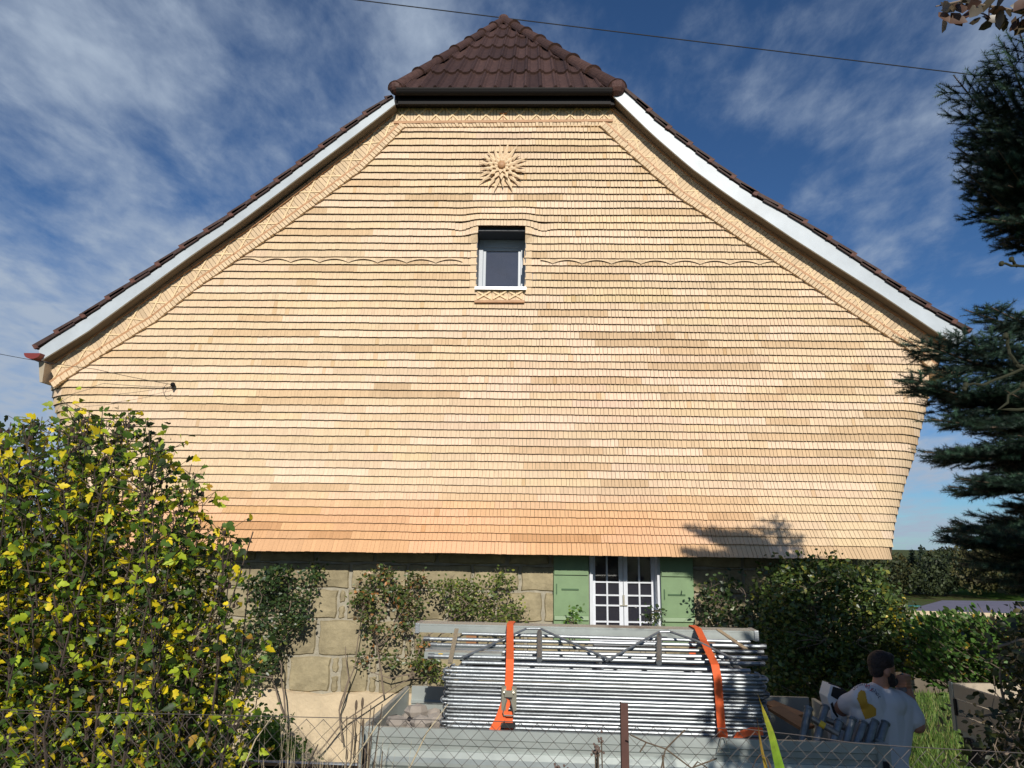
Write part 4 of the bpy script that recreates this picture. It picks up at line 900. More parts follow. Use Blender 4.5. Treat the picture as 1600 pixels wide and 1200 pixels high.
glyphs('Shot', (1369, 1083), (1363, 1081), (1372, 1090), .034, M['ink'], 'slogan_letter')
# plain ochre patch
def inpoly(x, y, P):
    c = False
    for i in range(len(P)):
        (x0, y0), (x1, y1) = P[i], P[i-1]
        if (y0 > y) != (y1 > y) and x < (x1-x0)*(y-y0)/(y1-y0)+x0: c = not c
    return c
k = MB()
P_ = [(1341, 1083), (1346, 1078), (1352, 1080), (1354, 1090), (1356, 1099), (1363, 1101), (1369, 1107), (1369, 1118), (1360, 1122), (1352, 1124), (1347, 1112), (1343, 1100), (1339, 1092)]
gx = np.arange(1338, 1372, 1.0); gy = np.arange(1077, 1126, 1.0)
for x in gx:
    for y in gy:
        if inpoly(x+.5, y+.5, P_):
            q = [on_shirt(PP(a_, b_, PY)) for a_, b_ in ((x, y), (x+1, y), (x+1, y+1), (x, y+1))]
            if all(v is not None for v in q): k.poly(q)
if k.f: k.build('ochre_patch', M['ochre'], shirt)
cpt = thing('cup', 'small dark cup held at the mouth of the bearded man', 'cup', cup+Vector((0, 0, -.05)))
ta = Vector((-.28, 0, 1)).normalized(); k = MB(); k.tube([cup-ta*.055, cup+ta*.045], [.030, .040], 20); k.build('cup_body', M['cup'], cpt)
k = MB(); k.tube([cup+ta*.045, cup+ta*.052, cup+ta*.060], [.044, .043, .036], 20); k.build('lid', M['lid'], cpt)

# ================================================================== SECOND TRAILER
z2 = 1.22
a2, b2, c2 = UZ(1483, 1066, z2), UZ(1556, 1088, z2), UZ(1590, 1068, z2)
e1 = (b2-a2).normalized(); e2 = (c2-a2); e2 = (e2-e1*e2.dot(e1)); L2 = 1.35; Wd2 = min(1.3, max(.9, e2.length)); e2.normalize()
t2 = thing('trailer', 'beige board sided tipping trailer parked at the right on the grass', 'trailer', (a2+e1*.7+e2*.5)-Vector((0, 0, z2)))
def Q(u, v, z): return a2+e1*u+e2*v+Vector((0, 0, z-z2))
def qbox(mb, u0, u1, v0, v1, z0, z1): mb.hexa([Q(u0, v0, z0), Q(u1, v0, z0), Q(u1, v1, z0), Q(u0, v1, z0), Q(u0, v0, z1), Q(u1, v0, z1), Q(u1, v1, z1), Q(u0, v1, z1)])
for (u0_, u1_, v0_, v1_) in ((0.03, L2, 0, .03), (.03, L2, Wd2-.03, Wd2), (L2-.03, L2, .03, Wd2-.03)):
    for zz0, zz1 in ((.80, .93), (.942, 1.075), (1.087, z2)):
        k = MB(); qbox(k, u0_, u1_, v0_, v1_, zz0, zz1); k.build('side_board', M['beige'], t2, bevel=.004)
k = MB(); qbox(k, 0, .03, .0, Wd2, .80, z2-.004); k.build('tailboard', M['beige'], t2)
k = MB(); qbox(k, .0, .05, -.012, .0, .78, z2+.01); k.build('corner_post', M['panel'], t2)
k = MB(); qbox(k, .06, .09, -.02, -.002, .93, 1.08); k.build('latch', M['rubber'], t2)
k = MB(); qbox(k, .02, L2, .05, Wd2-.05, .72, .795); k.build('bed', M['panel'], t2)
k = MB(); qbox(k, .1, L2, .2, .3, .60, .72); qbox(k, .1, L2, Wd2-.3, Wd2-.2, .60, .72); k.build('chassis', M['black'], t2)
k = MB(); qbox(k, .18, .42, -.01, .05, .52, .72); k.build('light_bar', M['rubber'], t2); k = MB(); qbox(k, .12, .2, .0, .05, .64, .74); k.build('bracket', M['rubber'], t2)
for v in (.0, Wd2-.14):
    c0, c1 = Q(.95, v, .28), Q(.95, v+.14, .28); w = MB(); w.tube([c0, c0.lerp(c1, .1), c0.lerp(c1, .9), c1], [.25, .28, .28, .25], 22); o = w.build('wheel', M['rubber'], t2)
    w = MB(); w.tube([c0-e2*.004, c1+e2*.004], .15, 14); w.build('rim', M['steel'], o)
# ================================================================== GROUND
def gz(x, y):
    return float(np.interp(y, [-60, 2.6, 4.0, 9.5, 12, 25, 60, 160, 400, 3000], [1.05, 1.05, .0, -.42, -.6, -2.2, -2.9, -9.0, -11, -14]))+.03*math.sin(x*1.3+y*.7)*math.cos(y*1.1)
def gzs(x, y): return gz(x, y)
xs_ = [-2500, -900, -300, -100, -40, -20]+list(np.arange(-12, 14.1, .4))+[20, 30, 45, 70, 110, 180, 300, 900, 2500]
ys_ = [-60, -20, -8]+list(np.arange(-3, 14.1, .35))+[16, 19, 22, 25, 30, 40, 50, 60, 80, 110, 160, 230, 400, 900, 3000]
g = MB(); g.v = [(x, y, gz(x, y)) for y in ys_ for x in xs_]; nxg = len(xs_)
g.f = [(j*nxg+i, j*nxg+i+1, (j+1)*nxg+i+1, (j+1)*nxg+i) for j in range(len(ys_)-1) for i in range(nxg-1)]; g.c = [(1, 1, 1)]*len(g.f)
def ground_mat():
    m_ = bpy.data.materials.new('ground_soil'); m_.use_nodes = True; t = m_.node_tree; n = t.nodes; l = t.links; p = n['Principled BSDF']; p.inputs['Roughness'].default_value = 1; p.inputs['Specular IOR Level'].default_value = .1
    tc_ = n.new('ShaderNodeTexCoord'); a = n.new('ShaderNodeTexNoise'); a.inputs['Scale'].default_value = .7; a.inputs['Detail'].default_value = 8; l.new(tc_.outputs['Object'], a.inputs[0])
    b = n.new('ShaderNodeTexNoise'); b.inputs['Scale'].default_value = 14; b.inputs['Detail'].default_value = 8; l.new(tc_.outputs['Object'], b.inputs[0])
    r = n.new('ShaderNodeValToRGB'); r.color_ramp.elements[0].position = .35; r.color_ramp.elements[0].color = (.10, .07, .04, 1); r.color_ramp.elements[1].position = .6; r.color_ramp.elements[1].color = (.075, .12, .025, 1); l.new(a.outputs[0], r.inputs[0])
    mr_ = n.new('ShaderNodeMapRange'); mr_.inputs[1].default_value = .3; mr_.inputs[2].default_value = .7; mr_.inputs[3].default_value = .5; mr_.inputs[4].default_value = 1.5; l.new(b.outputs[0], mr_.inputs[0])
    mx = n.new('ShaderNodeMix'); mx.data_type = 'RGBA'; mx.blend_type = 'MULTIPLY'; mx.inputs[0].default_value = 1; l.new(r.outputs[0], mx.inputs[6]); l.new(mr_.outputs[0], mx.inputs[7]); l.new(mx.outputs[2], p.inputs['Base Color'])
    bp = n.new('ShaderNodeBump'); bp.inputs['Strength'].default_value = .8; bp.inputs['Distance'].default_value = .03; l.new(b.outputs[0], bp.inputs['Height']); l.new(bp.outputs[0], p.inputs['Normal']); return m_
tag(g.build('ground', ground_mat(), smooth=True), kind='structure')
fm = MB(); xf = list(np.linspace(5, 420, 60)); yf = [34, 42, 50, 60, 80, 110, 160, 200, 240]
fz = lambda x, y: gz(x, y)+.15+.9*math.sin(x*.045+1.2)*max(0, min(1, (y-50)/60))
fm.v = [(x, y, fz(x, y)) for y in yf for x in xf]; fm.f = [(j*60+i, j*60+i+1, (j+1)*60+i+1, (j+1)*60+i) for j in range(len(yf)-1) for i in range(59)]; fm.c = [(1, 1, 1)]*len(fm.f)
tag(fm.build('field', mat('field_grass', (.085, .165, .03), 1, noise=.06, nlo=.75, nhi=1.25, spec=.05), smooth=True), kind='structure')
# ---- generic foliage
def inp(x, y, P): return inpoly(x, y, P)
def pick(cols, n):
    w = np.array([c[0] for c in cols], float); w /= w.sum(); idx = rng.choice(len(cols), n, p=w); C = np.array([c[1] for c in cols])[idx]
    return C*rng.normal(1, .16, (n, 1)).clip(.6, 1.5)
def leaves(name, P, size, cols, m_, parent, tmpl=LEAF, svar=.3, face=.6, up_=0.2):
    n = len(P); D = rng.normal(0, 1, (n, 3)); D[:, 2] = D[:, 2]*.6-up_
    Mx = rotmats(D, rng.uniform(-1.2, 1.2, n)*1.6, size*(1+rng.uniform(-svar, svar, n)))
    return scatter(name, tmpl[0], tmpl[1], Mx, P, pick(cols, n), m_, parent)
def clump_points(poly, Y0, Y1, n, ncl, r, fill=.35):
    xs = [p[0] for p in poly]; ys = [p[1] for p in poly]; cl = []
    while len(cl) < ncl:
        x, y = random.uniform(min(xs), max(xs)), random.uniform(min(ys), max(ys))
        if inp(x, y, poly): cl.append(U(x, y, random.uniform(Y0, Y1)))
    P = []
    while len(P) < n:
        if random.random() < fill:
            x, y = random.uniform(min(xs), max(xs)), random.uniform(min(ys), max(ys))
            if inp(x, y, poly): P.append(tuple(U(x, y, random.uniform(Y0, Y1))))
        else:
            c = random.choice(cl); P.append((c.x+random.gauss(0, r), min(Y1+.05, c.y+random.gauss(0, r*.7)), c.z+random.gauss(0, r*.8)))
    return np.array(P), cl
def wig(p, q, n=6, a=.04):
    p, q = Vector(p), Vector(q); out = [p.lerp(q, i/n)+(Vector((random.gauss(0, a), random.gauss(0, a*.6), random.gauss(0, a*.4))) if 0 < i < n else Vector()) for i in range(n+1)]; return out
def base_of(px, Y): x = U(px, 1100, Y).x; return Vector((x, Y, gz(x, Y)))
G1 = [(5, (.10, .17, .035)), (3, (.17, .26, .04)), (2, (.05, .09, .02)), (.6, (.4, .38, .05))]
DK = [(5, (.035, .065, .022)), (3, (.06, .10, .03)), (1, (.12, .14, .03))]
# ---- big shrub at the left
sh_ = thing('flowering_shrub', 'tall shrub with yellow and green lobed autumn leaves filling the left side', 'shrub', (-2.3, 3.6, gz(-2.3, 3.6)))
topx = [-320, -200, -60, 0, 25, 60, 110, 150, 200, 235, 262, 300, 322, 340, 362, 375, 392]; topy = [700, 660, 648, 655, 640, 632, 640, 625, 622, 634, 690, 705, 760, 808, 818, 900, 1000]
SB = MB(); LP = []; pods = MB(); FL = []
for i in range(250):
    px = random.uniform(-300, 388); d_ = random.expovariate(1/120) if i > 40 else random.uniform(0, 14)
    py = min(1120, float(np.interp(px, topx, topy))+d_+14); Y = random.uniform(2.95, 4.2)
    if px > 280: Y = random.uniform(3.2, 4.0)
    tip = U(px, py, Y); bx0 = tip.x*.80-.35+random.gauss(0, .14); by = Y*.5+1.8+random.gauss(0, .1); b = Vector((bx0, by, gz(bx0, by)-.02))
    mid_ = b.lerp(tip, .5)+Vector((random.gauss(0, .10)-.04, random.gauss(0, .08), .06)); P = [b, b.lerp(mid_, .5)+Vector((random.gauss(0, .02),)*3), mid_, mid_.lerp(tip, .5)+Vector((random.gauss(0, .02), 0, .02)), tip]
    SB.tube(P, [.0075, .0065, .005, .0035, .002], 5, (1, 1, 1))
    s_ = arclen(P); n = int(s_[-1]*50)
    for k in range(n):
        t = random.uniform(.1, .99); q = along(P, s_, t); L_ = random.uniform(.02, .15); a = random.uniform(0, 6.3); e = q+Vector((math.cos(a)*L_, math.sin(a)*L_*.8, random.uniform(.0, .10)))
        if random.random() < .6: SB.tube([q, e], [.0026, .0013], 3)
        LP.append(tuple(e))
        if random.random() < .5: LP.append(tuple(e+Vector((random.gauss(0, .03), random.gauss(0, .03), random.gauss(0, .03)))))
    if d_ < 60:
        for k in range(random.randint(1, 4)):
            q = along(P, s_, random.uniform(.88, 1)); pods.ball(q+Vector((random.gauss(0, .018), random.gauss(0, .015), random.uniform(-.01, .02))), (.009, .009, .012), 6, 5)
# thick dark inner stems
for i in range(60):
    px = random.uniform(-250, 350); Y = random.uniform(3.3, 4.3); x = U(px, 1000, Y).x; b = Vector((x*.85-.25, Y, gz(x, Y))); q = Vector((x+random.gauss(0, .25), Y+random.gauss(0, .1), random.uniform(1.5, 2.6)))
    SB.tube(wig(b, q, 5, .03), [.011, .010, .008, .006, .004, .003], 5)
SB.build('stems', mat('shrub_stem', (.065, .047, .036), .9, noise=15), sh_)
BC = [(2.4, (.78, .62, .02)), (3.6, (.38, .47, .03)), (4.8, (.085, .16, .022)), (2.2, (.03, .055, .015)), (.3, (.50, .30, .05))]
leaves('crown', np.array(LP), .038, BC, M['leaf'], sh_, LOBED, .45)
o_ = pods.build('seed_pods', mat('seed_pod', (.05, .03, .025), .9), sh_); o_['kind'] = 'stuff'
xs0 = U(-300, 900, 3.6).x
# ---- climbing plants on the wall
def climber(name, label, cat, trunks, polys, Y0, Y1, n, size, cols, ncl, r=.09, m_='leafgloss', group=None, stemr=.012, fill=.35, mesh_stems=0):
    b = U(*trunks[0][0], (Y0+Y1)/2) if trunks else U(*polys[0][0][0], Y0)
    t = thing(name, label, cat, b, group); st_ = MB()
    for P in trunks:
        pts = [U(x, y, Y0+(Y1-Y0)*.6) for x, y in P]; k = len(pts); fine = []
        for a, c in zip(pts[:-1], pts[1:]): fine += wig(a, c, 4, .008)[:-1]
        fine.append(pts[-1]); st_.tube(fine, [stemr*(1-.75*i/len(fine)) for i in range(len(fine))], 6)
    allp = []
    for P, w in polys:
        pp, cl = clump_points(P, Y0, Y1, int(n*w), max(3, int(ncl*w)), r, fill); allp.append(pp)
        for c in cl:
            if trunks:
                q = min((U(x, y, c.y) for T_ in trunks for x, y in T_), key=lambda v: (v-c).length+(.3 if v.z > c.z else 0)); st_.tube(wig(q, c, 5, .02), [.005, .0045, .004, .0035, .003, .002], 4)
            for _ in range(mesh_stems):
                e = c+Vector((random.gauss(0, .12), random.gauss(0, .04), random.gauss(0, .12))); st_.tube(wig(c, e, 3, .01), .0018, 3)
    if st_.f: st_.build('stems', M['stem'], t)
    leaves('foliage', np.concatenate(allp), size, cols, M[m_], t)
    return t
climber('climbing_rose', 'dark glossy climbing rose with a dense round top left of the bare stone', 'climber', [[(460, 1172), (448, 1130), (425, 1060), (440, 1000), (455, 940), (450, 900)], [(448, 1130), (440, 1040), (420, 980), (400, 950)]],
        [([(398, 900), (420, 884), (455, 882), (495, 893), (494, 935), (470, 975), (430, 1000), (400, 975), (392, 930)], .62), ([(350, 975), (400, 965), (440, 1000), (430, 1050), (380, 1068), (350, 1060)], .38)], 9.45, 9.88, 3000, .055, DK, 26, .08, group='climbing roses on the stone wall')
climber('climbing_rose', 'thin leggy climbing rose with few leaves and long slanting grey stems', 'climber', [[(495, 1178), (540, 1125), (600, 1085), (655, 1050), (680, 1030)], [(535, 1160), (530, 1110), (555, 1040), (565, 960), (580, 900)], [(600, 1085), (590, 1010), (625, 960), (650, 900)], [(530, 1110), (545, 1060), (540, 1010)], [(655, 1050), (610, 1060), (580, 1050)]],
        [([(555, 900), (590, 880), (620, 900), (600, 960), (575, 1000), (552, 960)], .42), ([(620, 915), (665, 885), (680, 920), (650, 960), (620, 960)], .26), ([(560, 960), (680, 960), (660, 1040), (560, 1050)], .20), ([(640, 1000), (690, 1000), (690, 1060), (650, 1060)], .12)], 9.5, 9.88, 1900, .052, [(4, (.07, .11, .03)), (2, (.14, .16, .04)), (1, (.20, .12, .05)), (.5, (.35, .15, .04))], 30, .06, group='climbing roses on the stone wall', mesh_stems=4)
climber('climbing_rose', 'leafy climbing rose spreading left of the green shutter above the load', 'climber', [[(640, 1060), (660, 1000), (700, 970), (760, 940)], [(700, 970), (730, 945), (800, 950)], [(690, 990), (760, 965), (825, 955)]],
        [([(682, 930), (700, 902), (730, 905), (770, 893), (800, 905), (825, 940), (828, 972), (760, 978), (700, 970)], .85), ([(650, 1030), (690, 1030), (700, 1060), (655, 1065)], .15)], 9.4, 9.85, 1900, .045, [(4, (.09, .13, .03)), (3, (.15, .19, .04)), (1, (.3, .32, .06))], 26, .08, group='climbing roses on the stone wall', mesh_stems=3)
climber('vine', 'small bright green vine sprig standing before the left shutter', 'vine', [[(896, 1010), (895, 975), (893, 950)]], [([(882, 985), (886, 950), (908, 948), (906, 985)], 1)], 9.5, 9.7, 90, .06, [(3, (.12, .24, .05)), (1, (.2, .3, .06))], 8, .05, stemr=.005)
climber('vine', 'dark sprig of leaves growing before the lower right of the white window', 'vine', [[(1020, 1010), (1022, 975), (1030, 955)]], [([(1005, 980), (1012, 952), (1035, 950), (1042, 972), (1030, 982)], 1)], 9.5, 9.7, 150, .05, DK, 8, .05, stemr=.005)
climber('climber_shrub', 'sparse dark leafy shrub on the shaded wall right of the right shutter', 'shrub', [[(1130, 1090), (1125, 1010), (1120, 950), (1110, 905)], [(1130, 1090), (1160, 980), (1165, 930)]], [([(1090, 925), (1110, 900), (1150, 905), (1180, 925), (1185, 990), (1100, 985)], 1)], 9.4, 9.8, 650, .06, DK, 22, .07, mesh_stems=3)
climber('ivy_shrub', 'large dark green ivy covered shrub under the right corner of the house', 'shrub', [[(1300, 1120), (1290, 1000), (1260, 920)], [(1300, 1120), (1340, 1000), (1370, 930)]],
        [([(1188, 930), (1200, 890), (1245, 876), (1300, 880), (1350, 882), (1382, 884), (1398, 925), (1396, 965), (1412, 1010), (1410, 1085), (1190, 1090), (1182, 1000)], 1)], 8.7, 9.75, 12000, .06, [(5, (.05, .085, .02)), (3, (.09, .14, .03)), (1.2, (.22, .22, .04))], 110, .12, stemr=.03)
climber('yellow_leaved_shrub', 'small shrub with bright yellow leaves right of the ivy shrub', 'shrub', [[(1420, 1060), (1412, 1000), (1405, 950)]], [([(1392, 950), (1412, 942), (1432, 975), (1440, 1050), (1405, 1060)], 1)], 8.6, 9.2, 900, .055, [(2, (.10, .14, .03)), (1, (.6, .45, .04)), (2, (.06, .09, .02))], 26, .08)
# ---- low shrub with drooping sprays at the right (hedge)
jt = thing('hedge_shrub', 'spreading bright green shrub with slanting sprays beside the grey roof', 'shrub', (4.8, 8.6, -.5)); JP, JD = [], []
js = MB()
for i in range(420):
    px, py = random.uniform(1428, 1640), random.uniform(972, 1062)
    if py > max(1052, 1030+(px-1430)*.30): continue
    c = U(px, py, random.uniform(7.8, 9.8)); d_ = Vector((random.uniform(-1, -.3), random.uniform(-.6, .2), random.uniform(.25, .8))).normalized(); L_ = random.uniform(.22, .5)
    js.tube([c-d_*L_*1.3, c+d_*L_*.4], [.005, .002], 4)
    for k in range(26):
        t = random.uniform(-.8, .5); q = c+d_*L_*t; sd_ = Vector((random.gauss(0, .035), random.gauss(0, .035), random.gauss(0, .035))); JP.append(tuple(q+sd_)); JD.append(tuple(d_*1.0+sd_*12))
js.tube([Vector((5.6, 9.0, -.5)), Vector((5.5, 8.9, .4)), Vector((5.3, 8.8, .9))], [.04, .03, .02], 8)
js.build('stems', M['stem'], jt); JD = np.array(JD); n = len(JP)
scatter('foliage', LEAF[0], LEAF[1], rotmats(JD, rng.uniform(-3, 3, n), .065*(1+rng.uniform(-.3, .3, n))), np.array(JP), pick([(4, (.09, .19, .035)), (2, (.12, .20, .04)), (2, (.04, .08, .02)), (.3, (.5, .35, .05))], n), M['leaf'], jt)
# ---- weeds and flower patches on the ground at the left
climber('ground_weed', 'bushy green weed clump at the foot of the dark rose', 'weed', [], [([(372, 1190), (385, 1150), (400, 1125), (425, 1115), (450, 1135), (462, 1170), (455, 1195)], 1)], 8.2, 9.0, 1500, .06, [(4, (.09, .19, .03)), (2, (.15, .26, .05))], 22, .1, m_='leaf')
climber('rose_bush', 'low thorny rose bush with a single magenta bloom by the cream plinth', 'rose bush', [[(330, 1180), (325, 1140), (322, 1105)], [(350, 1180), (362, 1130), (380, 1090), (400, 1060)], [(345, 1180), (300, 1120), (290, 1080)], [(400, 1180), (395, 1120), (405, 1070)]], [([(250, 1080), (340, 1060), (405, 1070), (410, 1160), (250, 1180)], 1)], 7.6, 8.8, 1300, .05, G1, 30, .10, m_='leaf', stemr=.01, mesh_stems=4)
k = MB(); fc = U(320, 1109, 7.4)
for i in range(14):
    a = 2.4*i; r_ = .012+.0025*i; k.ball(fc+Vector((math.cos(a)*r_, -.01+.0*i, math.sin(a)*r_*.8)), (.022, .008, .018), 8, 5, (1, 1, 1), .1)
tag(k.build('rose_bloom', M['pink']), 'single magenta rose bloom low on the left', 'flower')
for i, (px, py, Y) in enumerate(((218, 925, 3.3), (205, 945, 3.35))):
    pass
gcn = 2600; gp = []
for _ in range(gcn):
    x, y = random.uniform(-5.2, -1.9), random.uniform(7.0, 9.8); gp.append((x, y, gz(x, y)+random.uniform(.01, .14)*(1.3 if random.random() < .3 else .8)))
leaves('ground_cover', np.array(gp), .055, G1, M['leaf'], None); tag(bpy.data.objects['ground_cover'], 'low green ground cover plants along the foot of the wall', 'ground cover', kind='stuff')
# ---- lawn blades
def blades(name, label, xr, yr, n, h, cols, keep=None):
    P = np.column_stack([rng.uniform(*xr, n), rng.uniform(*yr, n)])
    if keep is not None: P = P[[keep(x, y) for x, y in P]]
    n = len(P); Z = np.array([gz(x, y) for x, y in P]); D = np.column_stack([rng.normal(0, .35, n), rng.normal(0, .35, n), np.ones(n)])
    o = scatter(name, [(-.06, 0, 0), (.06, 0, 0), (.03, .6, .05), (0, 1, .16)], [(0, 1, 2), (0, 2, 3)], rotmats(D, rng.uniform(-3, 3, n), h*(1+rng.uniform(-.5, .5, n))), np.column_stack([P, Z-.01]), pick(cols, n), M['leaf'], None)
    return tag(o, label, 'grass', kind='stuff')
blades('lawn_grass', 'sunlit and shaded green lawn grass behind the person', (2.6, 8.5), (5.6, 15), 42000, .075, [(4, (.12, .22, .04)), (3, (.18, .27, .05)), (1, (.30, .28, .10))], lambda x, y: x/y > .42)
blades('meadow_grass', 'green meadow grass sloping away beyond the lawn', (4.5, 17), (11, 27), 26000, .15, [(4, (.12, .22, .04)), (2, (.20, .29, .06)), (1, (.30, .28, .10))], lambda x, y: .40 < x/y < 1)
blades('rough_grass', 'rough grass and dry blades along the wall foot', (-4.5, -1.0), (6.4, 9.8), 7000, .12, [(3, (.12, .18, .04)), (3, (.30, .26, .13))])
# ---- dry stalks in front of the trailer
ds = MB()
for i in range(60):
    px = random.gauss(500, 55) if i < 80 else random.gauss(565, 16); Y = random.uniform(3.0, 4.4); b = U(px, 1100, Y); h = random.uniform(.12, .55)*(1.15 if i > 120 else 1)
    bz = max(gz(b.x, Y), 0); top_y = random.uniform(1085, 1180) if i < 80 else random.uniform(1060, 1130); q = U(px+random.gauss(0, 40), top_y, Y); b.z = bz
    ds.tube(wig(b, q, 4, .012), [.0013, .0012, .0011, .0009, .0005], 3)
tag(ds.build('dry_grass', M['dry']), 'pale dry grass stalks in front of the trailer left corner', 'dry grass', kind='stuff')
bs = thing('dead_stems', 'leaning brown dead seed stems at the left corner of the trailer', 'dead plant', base_of(572, 4.2)); k = MB(); h_ = MB()
for i in range(20):
    px = random.gauss(564, 11); Y = random.uniform(4.0, 4.35); b = U(px, 1100, Y); b.z = gz(b.x, Y); q = U(px+random.gauss(4, 9), random.uniform(1095, 1185), Y); k.tube(wig(b, q, 4, .01), .0028, 4)
    if i % 2: h_.ball(q, (.008, .008, .03), 6, 5)
k.build('stems', M['bark'], bs); o_ = h_.build('seed_heads', M['bark'], bs); o_['kind'] = 'stuff'
for i, (x0_, y0_, x1_, y1_, lbl) in enumerate(((545, 1200, 640, 1075, 'long pale dry reed leaning right across the trailer corner'), (380, 1200, 425, 1120, 'pale dry reed bending over the green weed clump'), (640, 1200, 700, 1100, 'thin pale reed slanting across the trailer side'))):
    a, b = U(x0_, y0_, 3.1), U(x1_, y1_, 3.1); a0 = Vector((a.x-.02, 3.1, gz(a.x, 3.1))); k = MB(); k.tube([a0, a, a.lerp(b, .5)+Vector((-.01, 0, .01)), b], [.004, .0035, .003, .0015], 5); tag(k.build('dry_reed', M['dry']), lbl, 'reed', 'dry reeds')
# ---- slabs and the pipe
for i, (xa, xb, py) in enumerate(((352, 402, 1178), (368, 378, 1184), (428, 512, 1180))):
    if i == 1: continue
    Y = 8.75+.05*i; a, b = U(xa, py, Y), U(xb, py, Y); z = gz(a.x, Y); k = MB(); k.hexa([(a.x, Y-.12, z-.04), (b.x, Y-.16, z-.04), (b.x, Y+.14, z-.04), (a.x, Y+.12, z-.04), (a.x+.01, Y-.11, z+.06), (b.x, Y-.15, z+.075), (b.x-.01, Y+.13, z+.08), (a.x+.02, Y+.11, z+.065)])
    tag(k.build('stone_slab', M['slab'], bevel=.01), ['short flat grey kerb slab left of the green weed clump', '', 'longer flat grey kerb slab right of the green weed clump'][i], 'slab', 'grey slabs along the wall foot')
a, b = U(120, 1186, 6.6), U(575, 1199, 6.7); zg = min(a.z, b.z); k = MB(); k.tube([a, b], .034, 14, (1, 1, 1), cap=False)
for t in (.35, .7): p = a.lerp(b, t); k.tube([p, p+(b-a).normalized()*.06], .04, 14, (.8,)*3)
tag(k.build('steel_pipe', M['galv']), 'long galvanised pipe lying low on the grass at the bottom left', 'pipe')
for i, q in enumerate((a.lerp(b, .1), a.lerp(b, .93))):
    g0_ = gz(q.x, q.y); k = MB(); k.box(q.x-.08, q.x+.08, q.y-.10, q.y+.10, g0_-.05, q.z-.034); tag(k.build('support_block', M['slab']), ['grey block under the left end of the galvanised pipe', 'grey block under the right end of the galvanised pipe'][i], 'block', 'blocks under the pipe')
# ---- chain link fence
YF = 2.30
fe = thing('chain_link_fence', 'low wire mesh fence with diamond openings in front of the trailer', 'fence', (0, YF, 1.2)); fw_ = MB()
def ftop(x): return float(np.interp(x, [-3, -.9, 0, .7, 1.0, 1.6, 3], [2.03, 2.02, 2.018, 2.01, 1.975, 1.955, 1.95]))
DX, DZ = .0248, .050; nrow = 34
for c_ in range(-120, 130):
    pts = []
    for r_ in range(nrow+1):
        x = c_*DX+(DX/2 if ((r_+c_) % 2) else -DX/2)*1.0; z = ftop(x)-.004-r_*DZ/2*(1+.02*math.sin(c_*.3)); pts.append(Vector((x+random.gauss(0, .0006), YF+(.0015 if r_ % 2 else -.0015)+.01*math.sin(x*3+z*4), z+random.gauss(0, .0009))))
    fw_.tube(pts, .0011, 3, (1, 1, 1), cap=False)
fw_.build('wire_mesh', M['wire'], fe)
k = MB(); k.tube([Vector((x, YF, ftop(x))) for x in np.linspace(-3, 3.2, 40)], .0012, 4); k.tube([Vector((x, YF+.004, ftop(x)-.5)) for x in np.linspace(-3, 3.2, 40)], .0012, 4); k.build('tension_wire', M['wire'], fe)
for px in (975,):
    a = U(975, 1098, YF-.012); 
    for x in (a.x, a.x-2.6, a.x+2.5):
        zt = a.z if x == a.x else a.z; k = MB(); k.box(x-.011, x+.011, YF-.020, YF-.016, gz(x, YF)-.2, zt); k.box(x-.011, x-.0075, YF-.016, YF+.004, gz(x, YF)-.2, zt); k.build('post', M['rust'], fe)
# ---- iris leaf, weeds at the fence
il = thing('iris_plant', 'broad green and yellow sword leaf with withered brown tips by the fence', 'iris', (U(1210, 1200, 1.9).x, 1.9, 1.05)); 
def blade(pts, w, c0, c1, name, twist=.4):
    P = [U(x, y, Y) for x, y, Y in pts]; s_ = arclen(P); k = MB(); n = 22; side_ = Vector((1, twist, 0)).normalized(); prev = None
    for i in range(n+1):
        t = i/n; p = along(P, s_, t); ww = w*math.sin(math.pi*min(1, (1-t)*1.2+.02)*.5)**.8*(1 if t < .9 else (1-t)*10); row = [p-side_*ww, p+Vector((0, -.004, 0)), p+side_*ww]
        if prev:
            c = tuple(np.array(c0)*(1-t**7)+np.array(c1)*t**7)
            k.poly([prev[0], prev[1], row[1], row[0]], c); k.poly([prev[1], prev[2], row[2], row[1]], tuple(np.array(c)*1.15))
        prev = row
    k.build(name, M['leaf'], il)
gy = gz(.7, 1.9)
blade([(1228, 1420, 1.95), (1222, 1215, 1.9), (1205, 1145, 1.88), (1184, 1085, 1.86)], .020, (.16, .34, .03), (.60, .42, .06), 'leaf')
blade([(1215, 1420, 1.95), (1198, 1205, 1.88), (1190, 1170, 1.86), (1182, 1120, 1.85)], .009, (.50, .36, .05), (.30, .16, .07), 'leaf')
blade([(1225, 1420, 1.95), (1205, 1200, 1.86), (1196, 1180, 1.85), (1185, 1178, 1.85), (1175, 1200, 1.85)], .006, (.32, .22, .14), (.25, .15, .09), 'withered_leaf')
def fweed(px, py, lbl, hh=.2):
    b = U(px, 1250, 2.0); b.z = 1.05; t = thing('fence_weed', lbl, 'weed', b, 'weeds at the fence'); k = MB(); hd_ = MB(); L0 = []
    for i in range(6):
        q = U(px+random.gauss(0, 13), py+random.uniform(0, 28), 2.0+random.gauss(0, .02)); P = wig(b, q, 5, .005); k.tube(P, .0016, 4)
        for _ in range(6): hd_.ball(q+Vector((random.gauss(0, .006), random.gauss(0, .006), random.gauss(0, .006))), .0035, 5, 4)
        for _ in range(7): L0.append(tuple(along(P, arclen(P), random.uniform(.55, .85))+Vector((random.gauss(0, .012), random.gauss(0, .01), 0))))
    k.build('stems', M['bark'], t); hd_.build('seed_heads', mat('seed_head', (.16, .11, .09), .9), t); leaves('foliage', np.array(L0), .028, G1, M['leaf'], t)
fweed(932, 1152, 'fence weed with fluffy brown seed heads left of the rusty post')
fweed(880, 1192, 'lower fence weed whose tip just reaches the bottom edge')
k = MB()
